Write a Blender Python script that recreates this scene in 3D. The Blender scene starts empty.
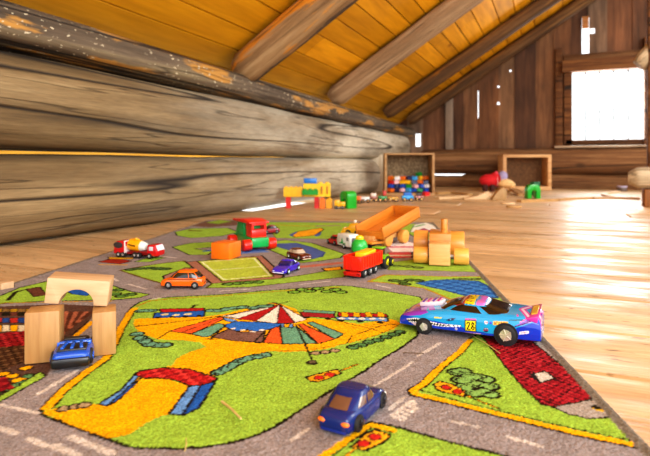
import bpy, bmesh, math, random
import numpy as np
from mathutils import Vector, Matrix, noise as mnoise
random.seed(7); rng = np.random.default_rng(7)
R = math.radians
scn = bpy.context.scene
col = scn.collection

# ------------------------------------------------------------------ camera frame
H = 0.20; F = 525.0; HY = 165.0
PSI = R(23.57); SN, CS = math.sin(PSI), math.cos(PSI)
SLOPE = 0.637; ALPHA = math.atan(SLOPE)
YG = 4.93
def W(r, d):
    return (-d*SN + r*CS, d*CS + r*SN)
def G(px, py, z=0.0):
    d = F*(H-z)/(py-HY); return W((px-325.0)/F*d, d)
def GD(px, d):
    return W((px-325.0)/F*d, d)
def yaw(p, q):
    return math.atan2(q[1]-p[1], q[0]-p[0])

# ------------------------------------------------------------------ colours and materials
def lin(h):
    h = h.lstrip('#'); v = [int(h[i:i+2], 16)/255 for i in (0, 2, 4)]
    return tuple(c/12.92 if c <= .04045 else ((c+.055)/1.055)**2.4 for c in v)
MATS = {}
class NT:
    def __init__(s, m):
        s.t = m.node_tree; s.b = s.t.nodes['Principled BSDF']
    def n(s, typ, **kw):
        x = s.t.nodes.new(typ)
        for k, v in kw.items():
            if k.startswith('i_'): x.inputs[k[2:].replace('_', ' ')].default_value = v
            else: setattr(x, k, v)
        return x
    def l(s, a, b): s.t.links.new(a, b)
    def ramp(s, fac, stops):
        r = s.n('ShaderNodeValToRGB'); e = r.color_ramp.elements
        while len(e) < len(stops): e.new(.5)
        for el, (p, c) in zip(e, stops):
            el.position = p; el.color = (*c, 1) if len(c) == 3 else c
        s.l(fac, r.inputs['Fac']); return r.outputs['Color']
    def coord(s, scale=(1, 1, 1), which='Object'):
        t = s.n('ShaderNodeTexCoord'); m = s.n('ShaderNodeMapping'); m.inputs['Scale'].default_value = scale
        s.l(t.outputs[which], m.inputs['Vector']); return m.outputs['Vector']
    def noise(s, vec, scale, detail=4, rough=.55, dist=0):
        x = s.n('ShaderNodeTexNoise'); x.inputs['Scale'].default_value = scale
        x.inputs['Detail'].default_value = detail; x.inputs['Roughness'].default_value = rough
        x.inputs['Distortion'].default_value = dist
        s.l(vec, x.inputs['Vector']); return x.outputs['Fac']
    def mix(s, fac, a, b, mode='MIX'):
        x = s.n('ShaderNodeMix', data_type='RGBA', blend_type=mode)
        for v, i in ((fac, 0), (a, 6), (b, 7)):
            if hasattr(v, 'links'): s.l(v, x.inputs[i])
            else: x.inputs[i].default_value = v if i == 0 else (*v[:3], 1)
        return x.outputs[2]
    def bump(s, h, strength, dist):
        b = s.n('ShaderNodeBump'); b.inputs['Strength'].default_value = strength; b.inputs['Distance'].default_value = dist
        s.l(h, b.inputs['Height']); s.l(b.outputs['Normal'], s.b.inputs['Normal'])
def newmat(name):
    m = bpy.data.materials.new(name); m.use_nodes = True; return m, NT(m)
def plastic(hexc, rough=.35, coat=0., metal=0., var=.12):
    k = ('p', hexc, rough, coat, metal)
    if k in MATS: return MATS[k]
    m, t = newmat('paint_'+hexc.strip('#')); c = lin(hexc)
    f = t.noise(t.coord((1, 1, 1)), 45, 3)
    cc = t.ramp(f, [(.3, tuple(x*(1-var) for x in c)), (.7, tuple(min(1, x*(1+var)) for x in c))])
    t.l(cc, t.b.inputs['Base Color'])
    t.b.inputs['Roughness'].default_value = rough; t.b.inputs['Coat Weight'].default_value = coat
    t.b.inputs['Coat Roughness'].default_value = .08; t.b.inputs['Metallic'].default_value = metal
    MATS[k] = m; return m
def wood(hexa, hexb, rough=.5, axis=0, scale=1.0, coat=0):
    k = ('w', hexa, hexb, axis, scale, coat)
    if k in MATS: return MATS[k]
    m, t = newmat('toy_wood'); sc = [9*scale]*3; sc[axis] = .8*scale
    v = t.coord(tuple(sc)); f = t.noise(v, 14, 5, .6, .6); f2 = t.noise(t.coord((1, 1, 1)), 9, 2)
    c = t.ramp(f, [(.3, lin(hexa)), (.68, lin(hexb))])
    c2 = t.mix(f2, c, tuple(x*.86 for x in lin(hexa)), 'MULTIPLY')
    cm = t.mix(.25, c, c2)
    t.l(cm, t.b.inputs['Base Color']); t.b.inputs['Roughness'].default_value = rough
    t.b.inputs['Coat Weight'].default_value = coat; t.bump(f, .15, .001)
    MATS[k] = m; return m
def glassy(hexc='#1c1a1a'):
    return plastic(hexc, .08, .6)
def vcol_mat(name, rough=.4, coat=0., pile=False):
    m, t = newmat(name); a = t.n('ShaderNodeVertexColor', layer_name='Col')
    if pile:
        f = t.noise(t.coord((1, 1, 1)), 520, 2, .7); g = t.noise(t.coord((1, 1, 1)), 60, 3)
        s = t.ramp(f, [(.28, (.55, .54, .53)), (.72, (1.4, 1.4, 1.4))]); s2 = t.ramp(g, [(.3, (.86, .86, .86)), (.7, (1.1, 1.1, 1.1))])
        c = t.mix(1., t.mix(1., a.outputs['Color'], s, 'MULTIPLY'), s2, 'MULTIPLY')
        t.l(c, t.b.inputs['Base Color']); t.bump(f, .8, .0012); t.b.inputs['Sheen Weight'].default_value = 0
        t.b.inputs['Specular IOR Level'].default_value = .1
    else: t.l(a.outputs['Color'], t.b.inputs['Base Color'])
    t.b.inputs['Roughness'].default_value = rough; t.b.inputs['Coat Weight'].default_value = coat; t.b.inputs['Coat Roughness'].default_value = .07
    return m
def log_mat(name, stops, crack='#241a12', patch=None, chips=False, rough=.8, gl=1., pale_end=None, bark=False):
    m, t = newmat(name)
    v = t.coord((.45, 8, 8)); f = t.noise(v, 3.2*gl, 8, .58, .15)
    big = t.noise(t.coord((.4, 2.6, 2.6)), 1.6, 3)
    c = t.ramp(f, [(p, lin(h)) for p, h in stops])
    c = t.mix(1., c, t.ramp(big, [(.3, (.78, .76, .73)), (.7, (1.18, 1.17, 1.15))]), 'MULTIPLY')
    fine = t.noise(t.coord((3, 60, 60)), 6, 4)
    c = t.mix(.8, c, t.ramp(fine, [(.3, (.72, .7, .68)), (.65, (1.12, 1.12, 1.12))]), 'MULTIPLY')
    ck = t.noise(t.coord((.16, 5.0, 5.0)), 1.3, 2, .35, .1)
    cm = t.ramp(ck, [(.489, (0, 0, 0)), (.498, (1, 1, 1)), (.502, (1, 1, 1)), (.511, (0, 0, 0))])
    ck2 = t.noise(t.coord((.5, 15, 15)), 1.7, 2, .4, .1)
    cm2 = t.ramp(ck2, [(.485, (0, 0, 0)), (.5, (.6, .6, .6)), (.515, (0, 0, 0))])
    cm = t.mix(1., cm, cm2, 'LIGHTEN')
    if patch:
        pn = t.noise(t.coord((1.3, 7, 7)), 2.1, 5, .6)
        c = t.mix(t.ramp(pn, [(patch[1], (0, 0, 0)), (patch[1]+.06, (1, 1, 1))]), c, lin(patch[0]))
    if chips:
        cn = t.noise(t.coord((45, 95, 95)), 1.2, 2, .5); zn = t.noise(t.coord((1.2, 1.2, 1.2)), 2.2, 2)
        k = t.mix(1., t.ramp(cn, [(.645, (0, 0, 0)), (.68, (1, 1, 1))]), t.ramp(zn, [(.42, (0, 0, 0)), (.58, (1, 1, 1))]), 'MULTIPLY')
        c = t.mix(k, c, lin('#cdbfa0'))
    if pale_end:   # these logs get unevenly paler towards the far end
        sx = t.n('ShaderNodeSeparateXYZ'); t.l(t.coord(), sx.inputs[0]); mr = t.n('ShaderNodeMapRange'); mr.inputs[1].default_value, mr.inputs[2].default_value = pale_end; t.l(sx.outputs[0], mr.inputs[0])
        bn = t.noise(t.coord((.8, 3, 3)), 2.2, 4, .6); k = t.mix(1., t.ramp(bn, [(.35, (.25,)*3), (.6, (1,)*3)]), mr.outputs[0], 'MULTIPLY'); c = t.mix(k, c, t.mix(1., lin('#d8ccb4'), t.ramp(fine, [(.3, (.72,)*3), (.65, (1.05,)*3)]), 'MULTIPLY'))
    kn = t.n('ShaderNodeTexVoronoi', i_Scale=1.0); t.l(t.coord((1.7, 3.6, 3.6)), kn.inputs['Vector'])
    kd = t.ramp(kn.outputs['Distance'], [(.04, (.8, .8, .8)), (.09, (0, 0, 0))])
    c = t.mix(kd, c, lin('#4a321c'))
    if bark:   # rough dark bark left on the far underside
        sx = t.n('ShaderNodeSeparateXYZ'); t.l(t.coord(), sx.inputs[0]); ad = t.n('ShaderNodeMath', operation='MULTIPLY_ADD'); t.l(t.noise(t.coord((2, 9, 9)), 2, 4), ad.inputs[0]); ad.inputs[1].default_value = .09; t.l(sx.outputs[1], ad.inputs[2])
        rb_ = t.noise(t.coord((9, 40, 40)), 2.2, 4, .7); c = t.mix(t.ramp(ad.outputs[0], [(.040, (0, 0, 0)), (.050, (1, 1, 1))]), c, t.ramp(rb_, [(.35, lin('#24180c')), (.55, lin('#4e3a22')), (.7, lin('#8a6c40'))]))
    c = t.mix(cm, c, lin(crack))
    t.l(c, t.b.inputs['Base Color']); t.b.inputs['Roughness'].default_value = rough
    h = t.mix(1., f, cm, 'SUBTRACT'); t.bump(h, .55, .012)
    return m

# ------------------------------------------------------------------ mesh helpers
class MB:
    def __init__(s): s.bm = bmesh.new(); s.cl = None
    def _add(s, tmp, mtx=None, mi=0, c=None):
        if mtx is not None: bmesh.ops.transform(tmp, matrix=mtx, verts=tmp.verts)
        if c is not None and s.cl is None: s.cl = s.bm.loops.layers.float_color.new('Col')
        vm = {v: s.bm.verts.new(v.co) for v in tmp.verts}
        for f in tmp.faces:
            try: g = s.bm.faces.new([vm[v] for v in f.verts])
            except ValueError: continue
            g.material_index = mi; g.smooth = True
            if c is not None:
                for lo in g.loops: lo[s.cl] = (*c, 1)
        tmp.free(); return s
    def box(s, c, size, rot=None, bev=0., mi=0, colr=None, seg=2):
        t = bmesh.new(); bmesh.ops.create_cube(t, size=1)
        bmesh.ops.scale(t, vec=size, verts=t.verts)
        if bev: bmesh.ops.bevel(t, geom=t.edges[:], offset=bev, segments=seg, profile=.5, affect='EDGES')
        m = Matrix.Translation(c)
        if rot is not None: m = m @ rot
        return s._add(t, m, mi, colr)
    def cyl(s, p, q, r0, r1=None, seg=24, bev=0., mi=0):
        r1 = r0 if r1 is None else r1; p = Vector(p); q = Vector(q); L = (q-p).length
        t = bmesh.new(); bmesh.ops.create_cone(t, cap_ends=True, segments=seg, radius1=r0, radius2=r1, depth=L)
        if bev:
            es = [e for e in t.edges if abs(e.verts[0].co.z-e.verts[1].co.z) < 1e-7]
            bmesh.ops.bevel(t, geom=es, offset=bev, segments=2, profile=.5, affect='EDGES')
        m = Matrix.Translation((p+q)/2) @ (q-p).to_track_quat('Z', 'Y').to_matrix().to_4x4()
        return s._add(t, m, mi)
    def ball(s, c, rad, mi=0, seg=20):
        t = bmesh.new(); bmesh.ops.create_uvsphere(t, u_segments=seg, v_segments=seg//2+2, radius=1)
        rad = (rad,)*3 if isinstance(rad, (int, float)) else rad
        bmesh.ops.scale(t, vec=rad, verts=t.verts); return s._add(t, Matrix.Translation(c), mi)
    def prism(s, pts, y0, y1, bev=0., mtx=None, mi=0):
        """polygon in x,z pulled from y0 to y1"""
        t = bmesh.new(); a = [t.verts.new((x, y0, z)) for x, z in pts]; b = [t.verts.new((x, y1, z)) for x, z in pts]
        n = len(pts); t.faces.new(a); t.faces.new(b[::-1])
        for i in range(n): t.faces.new((a[i], b[i], b[(i+1) % n], a[(i+1) % n]))
        bmesh.ops.recalc_face_normals(t, faces=t.faces[:])
        if bev: bmesh.ops.bevel(t, geom=t.edges[:], offset=bev, segments=2, profile=.5, affect='EDGES')
        return s._add(t, mtx, mi)
    def patch(s, fn, nu, nv, mi=0, mtx=None):
        t = bmesh.new(); g = [[t.verts.new(fn(i/nu, j/nv)) for j in range(nv+1)] for i in range(nu+1)]
        for i in range(nu):
            for j in range(nv): t.faces.new((g[i][j], g[i+1][j], g[i+1][j+1], g[i][j+1]))
        return s._add(t, mtx, mi)
    def loft(s, rings, caps=True, mi=0, mtx=None):
        t = bmesh.new(); g = [[t.verts.new(p) for p in r] for r in rings]; n = len(rings[0])
        for a, b in zip(g, g[1:]):
            for j in range(n): t.faces.new((a[j], a[(j+1) % n], b[(j+1) % n], b[j]))
        if caps: t.faces.new(g[0][::-1]); t.faces.new(g[-1])
        bmesh.ops.recalc_face_normals(t, faces=t.faces[:]); return s._add(t, mtx, mi)
    def build(s, name, mats, parent=None, loc=None, rot=None, sharp=38, label=None, solid=0):
        me = bpy.data.meshes.new(name); s.bm.to_mesh(me); s.bm.free()
        for m in (mats if isinstance(mats, (list, tuple)) else [mats]): me.materials.append(m)
        if sharp is not None: me.set_sharp_from_angle(angle=R(sharp))
        o = bpy.data.objects.new(name, me); col.objects.link(o)
        if parent: o.parent = parent
        if loc is not None: o.location = loc
        if rot is not None: o.rotation_euler = rot
        if label: o['label'] = label
        if solid:
            md = o.modifiers.new('s', 'SOLIDIFY'); md.thickness = solid; md.offset = 1
        return o
def thing(name, label, cat, loc=(0, 0, 0), rz=0., group=None, rot=None):
    o = bpy.data.objects.new(name, None); col.objects.link(o); o.empty_display_size = .02
    o.location = loc; o.rotation_euler = rot if rot else (0, 0, rz); return tag(o, label, cat, group)
def tag(o, label, cat, group=None):
    o['label'] = label; o['category'] = cat
    if group: o['group'] = group
    return o
def struct(o, label=None):
    o['kind'] = 'structure'
    if label: o['label'] = label
    return o
def dup(o, label=None, group=None, loc=None, rz=None):
    def cp(x, par):
        c = x.copy(); col.objects.link(c)
        if par: c.parent = par
        for ch in list(x.children): cp(ch, c)
        return c
    c = cp(o, None)
    if label: c['label'] = label
    if group: c['group'] = group
    if loc is not None: c.location = loc
    if rz is not None: c.rotation_euler = (0, 0, rz)
    return c

# ------------------------------------------------------------------ painting colour onto mesh vertices
class Paint:
    def __init__(s, P, base):
        s.P = P; s.C = np.tile(np.array(lin(base)), (len(P), 1))
    def _sub(s, lo, hi):
        P = s.P; return np.nonzero((P[:, 0] > lo[0]) & (P[:, 0] < hi[0]) & (P[:, 1] > lo[1]) & (P[:, 1] < hi[1]))[0]
    def inside(s, pts):
        A = np.array(pts); idx = s._sub(A.min(0), A.max(0)); x, y = s.P[idx, 0], s.P[idx, 1]; ins = np.zeros(len(idx), bool)
        for (x0, y0), (x1, y1) in zip(A, np.roll(A, -1, 0)):
            if y0 == y1: continue
            ins ^= ((y0 > y) != (y1 > y)) & (x < (x1-x0)*(y-y0)/(y1-y0)+x0)
        return idx[ins]
    def poly(s, c, pts): s.C[s.inside(pts)] = lin(c)
    def stroke(s, c, w, pts, closed=False):
        A = np.array(pts, float); B = np.roll(A, -1, 0) if closed else A[1:]; A = A if closed else A[:-1]; h = w/2
        for a, b in zip(A, B):
            idx = s._sub(np.minimum(a, b)-h, np.maximum(a, b)+h)
            if not len(idx): continue
            p = s.P[idx]; d = b-a; L = max((d**2).sum(), 1e-12)
            t = np.clip(((p-a) @ d)/L, 0, 1); q = a+t[:, None]*d
            s.C[idx[((p-q)**2).sum(1) < h*h]] = lin(c)
    def disc(s, c, p, r):
        idx = s._sub(np.array(p)-r, np.array(p)+r); d = ((s.P[idx]-np.array(p))**2).sum(1); s.C[idx[d < r*r]] = lin(c)
    def speckle(s, cs, pts, cell):
        idx = s.inside(pts); q = np.floor(s.P[idx]/cell).astype(np.int64)
        h = ((q[:, 0]*73856093) ^ (q[:, 1]*19349663)) % len(cs); s.C[idx] = np.array([lin(c) for c in cs])[h]
def smooth_pts(pts, n=5, closed=True):
    P = [Vector((*p, 0)) for p in pts]; N = len(P); out = []
    for i in range(N if closed else N-1):
        g = (lambda k: P[k % N]) if closed else (lambda k: P[min(max(k, 0), N-1)])
        a, b, c, d = g(i-1), g(i), g(i+1), g(i+2)
        for k in range(n):
            t = k/n; v = .5*((2*b)+(c-a)*t+(2*a-5*b+4*c-d)*t*t+(3*b-a-3*c+d)*t**3); out.append((v.x, v.y))
    if not closed: out.append(tuple(pts[-1]))
    return out

# ================================================================== SETTING
def log_mesh(name, L, rad, mat, parent=None, loc=(0, 0, 0), rot=(0, 0, 0), seed=0, flat=(1, 1), rough=.05, nl=90, na=40, cz=None, sq=2.3):
    """log along local X; rad(t)->radius, cz(t)->(y,z) centre shift"""
    rings = []
    for i in range(nl+1):
        t = i/nl; x = L*t; r0 = rad(t); ring = []
        ed_ = max(0, 1-min(t, 1-t)*L/.05); endr = 1-.30*ed_**2
        oy, oz = cz(t) if cz else (0, 0)
        for j in range(na):
            a = 2*math.pi*j/na; c, sn_ = math.cos(a), math.sin(a)
            k = (abs(c)**sq+abs(sn_)**sq)**(-1/sq)
            nz = mnoise.noise(Vector((x*1.6+seed*7, c*1.1, sn_*1.1+seed)))*rough+mnoise.noise(Vector((x*5+seed*3, c*3, sn_*3)))*rough*.35
            r = r0*k*(1+nz)*endr; ring.append((x, oy+r*c*flat[0], oz+r*sn_*flat[1]))
        rings.append(ring)
    m = MB(); m.loft(rings); return m.build(name, mat, parent, loc, rot, sharp=50)

m_log = log_mat('weathered_log', [(.25, '#4e3e27'), (.45, '#725c3c'), (.62, '#8c7552'), (.8, '#a8926c')], gl=.8, pale_end=(2.7, 4.6))
m_plate = log_mat('dark_hewn_log', [(.25, '#43372a'), (.5, '#6a5a48'), (.75, '#90805f')], patch=('#b5833c', .53), chips=True)
m_raft = log_mat('rafter_wood', [(.25, '#6e5438'), (.5, '#9c8060'), (.75, '#bca484')])
m_raft1 = log_mat('patched_rafter_wood', [(.25, '#5c4026'), (.5, '#94744e'), (.75, '#b89a74')], patch=('#cc8420', .52), bark=True)
m_raft2 = log_mat('dark_rafter_wood', [(.25, '#3e2a14'), (.5, '#644626'), (.75, '#8e6a3c')], patch=('#9a661e', .62))
m_gable_log = log_mat('brown_gable_log', [(.25, '#4c3018'), (.5, '#7a5330'), (.75, '#a47c52')])
m_pale_log = log_mat('pale_round_log', [(.25, '#8c7a60'), (.5, '#b5a284'), (.75, '#d4c4a8')])

# left wall : three logs lying along +Y
wl = bpy.data.objects.new('wall_left', None); col.objects.link(wl); struct(wl, 'weathered grey log wall under the sloping roof')
Y0 = -1.6
def ylog(name, y1, rad, cz, x, mat, seed, flat, sq):
    return log_mesh(name, y1-Y0, rad, mat, wl, (x, Y0, 0), (0, 0, math.pi/2), seed, flat, cz=cz, sq=sq, rough=.035, nl=220)
# local y after the 90 degree turn points to -X
tt = lambda t, y1: Y0+(y1-Y0)*t
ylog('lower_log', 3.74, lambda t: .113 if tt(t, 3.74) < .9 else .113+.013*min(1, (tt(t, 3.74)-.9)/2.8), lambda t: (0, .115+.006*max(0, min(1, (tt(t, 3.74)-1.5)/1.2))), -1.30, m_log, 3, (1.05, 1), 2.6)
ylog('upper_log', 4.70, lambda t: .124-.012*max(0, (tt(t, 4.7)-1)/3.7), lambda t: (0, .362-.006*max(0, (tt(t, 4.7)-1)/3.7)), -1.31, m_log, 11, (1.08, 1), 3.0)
ylog('top_plate', 4.86, lambda t: .060-.008*max(0, (tt(t, 4.86)-1)/3.9), lambda t: (0, .546-.045*max(0, (tt(t, 4.86)-1)/3.9)), -1.27, m_plate, 5, (1.6, .92), 3.0)

# floor boards, long along X
m_floor, t = newmat('worn_floorboards')
a = t.n('ShaderNodeVertexColor', layer_name='Col')
f = t.noise(t.coord((1.1, 12, 12)), 2.6, 7, .6, .6); g = t.noise(t.coord((1, 1, 1)), 2.3, 4)
w_ = t.noise(t.coord((1.2, 5, 5)), 2.4, 5, .65)
c = t.mix(1., a.outputs['Color'], t.ramp(f, [(.3, (.74, .66, .56)), (.7, (1.12, 1.12, 1.1))]), 'MULTIPLY')
c = t.mix(1., c, t.ramp(g, [(.3, (.88, .85, .8)), (.7, (1.08, 1.08, 1.08))]), 'MULTIPLY')
fg = t.noise(t.coord((5, 75, 75)), 5, 4, .6); c = t.mix(1., c, t.ramp(fg, [(.32, (.80, .77, .73)), (.6, (1.06, 1.06, 1.06))]), 'MULTIPLY')
sp = t.noise(t.coord((9, 34, 34)), 3, 3); c = t.mix(t.ramp(sp, [(.63, (0, 0, 0)), (.70, (.7, .7, .7))]), c, lin('#5e3c1c'))
kn = t.n('ShaderNodeTexVoronoi', i_Scale=1.); t.l(t.coord((2.1, 5.2, 5.2)), kn.inputs['Vector'])
c = t.mix(t.ramp(kn.outputs['Distance'], [(.05, (.8, .8, .8)), (.11, (0, 0, 0))]), c, lin('#8a5220'))
t.l(c, t.b.inputs['Base Color'])
t.l(t.ramp(w_, [(.38, (.25,)*3), (.62, (.66,)*3)]), t.b.inputs['Roughness']); t.b.inputs['Specular IOR Level'].default_value = .5
t.bump(t.mix(1., f, w_, 'MULTIPLY'), .45, .005)
mb = MB(); y = -1.0; i = 0
while y < 5.05:
    w = random.uniform(.135, .185); lo = -1.205 if 2.0 < y+w/2 < 2.78 else -1.65
    cuts = [lo, random.uniform(-.5, 1.6), 3.2] if random.random() < .3 else [lo, 3.2]
    for x0, x1 in zip(cuts, cuts[1:]):
        k = random.uniform(.86, 1.08); base = lin('#d3b38a')
        mb.box(((x0+x1)/2, y+w/2, -.0125), (x1-x0-.003, w-.0035, .025), bev=.003, colr=tuple(min(1, q*k*random.uniform(.97, 1.03)) for q in base), seg=1)
    y += w; i += 1
mb.box((.99, 2.0, -.03), (4.4, 6.0, .008), colr=lin('#2a1c10'))
struct(mb.build('floor', m_floor), 'pale worn wooden floorboards')

# roof boards (ceiling) : long along Y, stepping up the slope
m_roof, t = newmat('golden_roof_boards')
a = t.n('ShaderNodeVertexColor', layer_name='Col')
f = t.noise(t.coord((10, .8, 10)), 2.4, 6, .6, .5)
c = t.mix(1., a.outputs['Color'], t.ramp(f, [(.3, (.74, .68, .5)), (.7, (1.12, 1.12, 1.1))]), 'MULTIPLY')
kn = t.n('ShaderNodeTexVoronoi', i_Scale=1.); t.l(t.coord((5., 2.2, 5.)), kn.inputs['Vector'])
c = t.mix(t.ramp(kn.outputs['Distance'], [(.05, (.8, .8, .8)), (.12, (0, 0, 0))]), c, lin('#8a4c0c'))
t.l(c, t.b.inputs['Base Color']); t.b.inputs['Roughness'].default_value = .6; t.b.inputs['Specular IOR Level'].default_value = .15; t.bump(f, .2, .004)
ZR = 0.715
rotS = Matrix.Rotation(-ALPHA, 4, 'Y')
mb = MB(); sl = -1.05
def roofpt(s, dz=0):  # s along slope from X=-1.2
    return Vector((-1.2+s*math.cos(ALPHA)-dz*math.sin(ALPHA), 0, ZR+s*math.sin(ALPHA)+dz*math.cos(ALPHA)))
while sl < 2.75:
    w = random.uniform(.10, .145); p = roofpt(sl+w/2, .012); y = -1.8+random.uniform(-.8, 0)
    while y < 4.98:
        Ly = random.uniform(1.6, 3.2); k = random.uniform(.70, 1.12)
        c0 = lin('#e0a01c'); c0 = tuple(min(1, q*k) for q in c0)
        Ly = min(Ly, 5.03-y)
        mb.box((p.x, y+Ly/2, p.z), (w-.005, Ly-.004, .02), rotS, .0015, 0, c0, 1); y += Ly
    sl += w
p = roofpt(.85, .028); mb.box((p.x, 1.4, p.z), (3.95, 7.2, .008), rotS, colr=lin('#2a1604'))
struct(mb.build('ceiling', m_roof), 'golden sloping roof boards')

# rafters : round logs going up the slope
LR = 2.9
for i, (ry, rr, mt, lab) in enumerate([(.80, .055, m_raft2, 'dark round rafter above the near end of the top log'), (1.93, .070, m_raft1, 'round rafter with orange bare patch and dark bark'),
                                  (2.97, .062, m_raft, 'grey brown round rafter with a few dark knots'), (4.10, .054, m_raft2, 'dark rafter with rough bark'), (4.84, .052, m_raft2, 'dark rafter against the gable boards')]):
    p = roofpt(-.10, -rr-.004)
    o = log_mesh('rafter', LR, (lambda r_: lambda t: r_*(1.05-.12*t))(rr), mt, None, (p.x, ry, p.z), (0, -ALPHA, 0), 20+i, rough=.10, nl=70)
    struct(o, lab)

# gable wall
m_gable, t = newmat('brown_gable_boards')
a = t.n('ShaderNodeVertexColor', layer_name='Col')
f = t.noise(t.coord((11, 11, .9)), 2.4, 7, .62, .6); bg = t.noise(t.coord((2, 2, 1)), 2.6, 4)
c = t.mix(1., a.outputs['Color'], t.ramp(f, [(.28, (.45, .42, .40)), (.72, (1.3, 1.28, 1.25))]), 'MULTIPLY')
c = t.mix(1., c, t.ramp(bg, [(.3, (.6, .58, .56)), (.7, (1.25, 1.22, 1.2))]), 'MULTIPLY')
t.l(c, t.b.inputs['Base Color']); t.b.inputs['Roughness'].default_value = .75; t.bump(f, .4, .006)
WX0, WX1, WZ0, WZ1 = .14, .667, .405, .985
def panel(mb, x0, x1, z0, z1, holes, y, th, c):
    xs = sorted({x0, x1, *[min(max(q, x0), x1) for h in holes for q in h[:2]]}); zs = sorted({z0, z1, *[min(max(q, z0), z1) for h in holes for q in h[2:]]})
    for xa, xb in zip(xs, xs[1:]):
        for za, zb in zip(zs, zs[1:]):
            if xb-xa < 1e-5 or zb-za < 1e-5: continue
            mx, mz = (xa+xb)/2, (za+zb)/2
            if any(h[0] < mx < h[1] and h[2] < mz < h[3] for h in holes): continue
            mb.box((mx, y, mz), (xb-xa, th, zb-za), colr=c)
def onG(px, py, yy=YG):
    k = (px-325)/F; d = yy/(CS+k*SN); return W(k*d, d)[0], H+(HY-py)/F*d
holes = [(WX0, WX1, WZ0, WZ1)]
xa, za = onG(582, 55); xb, zb = onG(589.5, 16); holes.append((xa, xb, za, zb))
for px, py, r in ((592.5, 30, .020), (613, 52, .018), (498, 86, .009), (498, 103, .011), (510, 70, .009)):
    x, z = onG(px, py); holes.append((x-r, x+r, z-r*(.7 if px == 613 else 1.1), z+r*(.7 if px == 613 else 1.1)))
xa, za = onG(477, 118); xb, zb = onG(478.2, 90); holes.append((xa, xb, za, zb))
xa, za = onG(414.5, 146.5); xb, zb = onG(420, 133.5); holes.append((xa, xb, za, zb))
mb = MB(); x = -1.60
tones = ['#7e5432', '#68442a', '#8c7058', '#84593a', '#6c482e', '#8c6240', '#785030', '#946e4c', '#624028', '#845c3a']
i = 0
while x < 3.2:
    w = random.uniform(.12, .2); c0 = lin(tones[i % 10]); hs = [h for h in holes if h[0] < x+w and h[1] > x]
    panel(mb, x-.004, x+w+.004, .12, 2.35, hs, YG+.04+(.008 if i % 2 else 0), .022, c0); x += w; i += 1
wb = mb.build('wall_back', m_gable); struct(wb, 'brown vertical plank gable wall')
# gable logs at floor level
def xlog(name, x0, x1, y, z, r, mat, seed, lab, flat=(1, 1), sq=2.3, rad=None):
    o = log_mesh(name, x1-x0, rad or (lambda t: r), mat, None, (x0, y, z), (0, 0, 0), seed, flat, rough=.05, sq=sq); struct(o, lab); return o
xlog('wall_back_log', -1.16, 3.2, YG-.03, .232, .113, m_gable_log, 31, 'big brown log under the window', (1, 1), 2.6)
xlog('wall_back_lower_log', -1.16, 3.2, YG-.03, .05, .076, m_gable_log, 32, 'brown log at the foot of the gable wall', (1, 1), 2.8,
     rad=lambda t: .076-.022*(1 if .03 < t < .10 else 0))
m_sill = wood('#8a6a4a', '#c9b194', .5, 0, .2)
mb = MB(); x0, z0 = onG(562, 148.5); mb.box((WX0/2+WX1/2+.3, YG-.03, .352), (1.4, .16, .018), bev=.004)
struct(mb.build('trim_1', m_sill), 'pale ledge board under the window')
x, y = GD(378, 3.98); mb = MB(); mb.box((x, y, .14), (.16, .03, .28), Matrix.Rotation(PSI, 4, 'Z'), bev=.004); struct(mb.build('trim_6', wood('#cbb596', '#e8d8bc', .7, 2, .4)), 'pale short board standing behind the lower log end')
# window
win = bpy.data.objects.new('window_1', None); col.objects.link(win); win.location = (0, YG, 0); struct(win, 'small bright gable window with thin upright bars')
m_frame = log_mat('window_frame_wood', [(.25, '#4a2c14'), (.5, '#6e4420'), (.75, '#9a6a38')]); m_bar = plastic('#2c1a0c', .7)
mb = MB()
mb.box((WX0-.03, .02, .70), (.06, .06, .66)); mb.box((WX1+.025, .0, .78), (.05, .08, .9)); mb.box(((WX0+WX1)/2, .02, WZ0-.012), (.62, .06, .035))
mb.box(((WX0+WX1)/2-.01, .0, WZ1+.05), (.66, .09, .10)); mb.build('window_frame', m_frame, win)
for k in range(4):
    bx = WX0+(WX1-WX0)*(k+1)/5; b = MB(); b.box((bx, .05, WZ0+.14), (.008, .014, .28)); b.box((bx, .05, WZ1-.006), (.012, .014, .022)); b.build('bar', m_bar, win)
# boards beside the window, crossbeams, little orange strip above the slot
x, z = onG(585.5, 22); mb = MB(); mb.box((x, YG+.02, z), (.05, .02, .10)); struct(mb.build('trim_2', wood('#9a5c20', '#c98840')), 'short orange wood strip above the light slot')
mb = MB(); mb.box((.95, YG-.0, 1.10), (1.75, .03, .075), bev=.006); struct(mb.build('trim_3', m_gable_log), 'dark horizontal batten above the window')
# upright studs on the gable boards
for k, (px, wd, mt) in enumerate([(449, .07, wood('#8a7460', '#a8927c', .7, 2)), (559, .06, m_frame)]):
    x, z = onG(px, 110); mb = MB(); mb.box((x, YG+.012, .75 if k else .58), (wd, .03, .9 if k else .52), bev=.006)
    struct(mb.build('trim_%d' % (4+k), mt), ['narrow greyish upright board low on the gable wall', 'brown upright board beside the window'][k])
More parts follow.
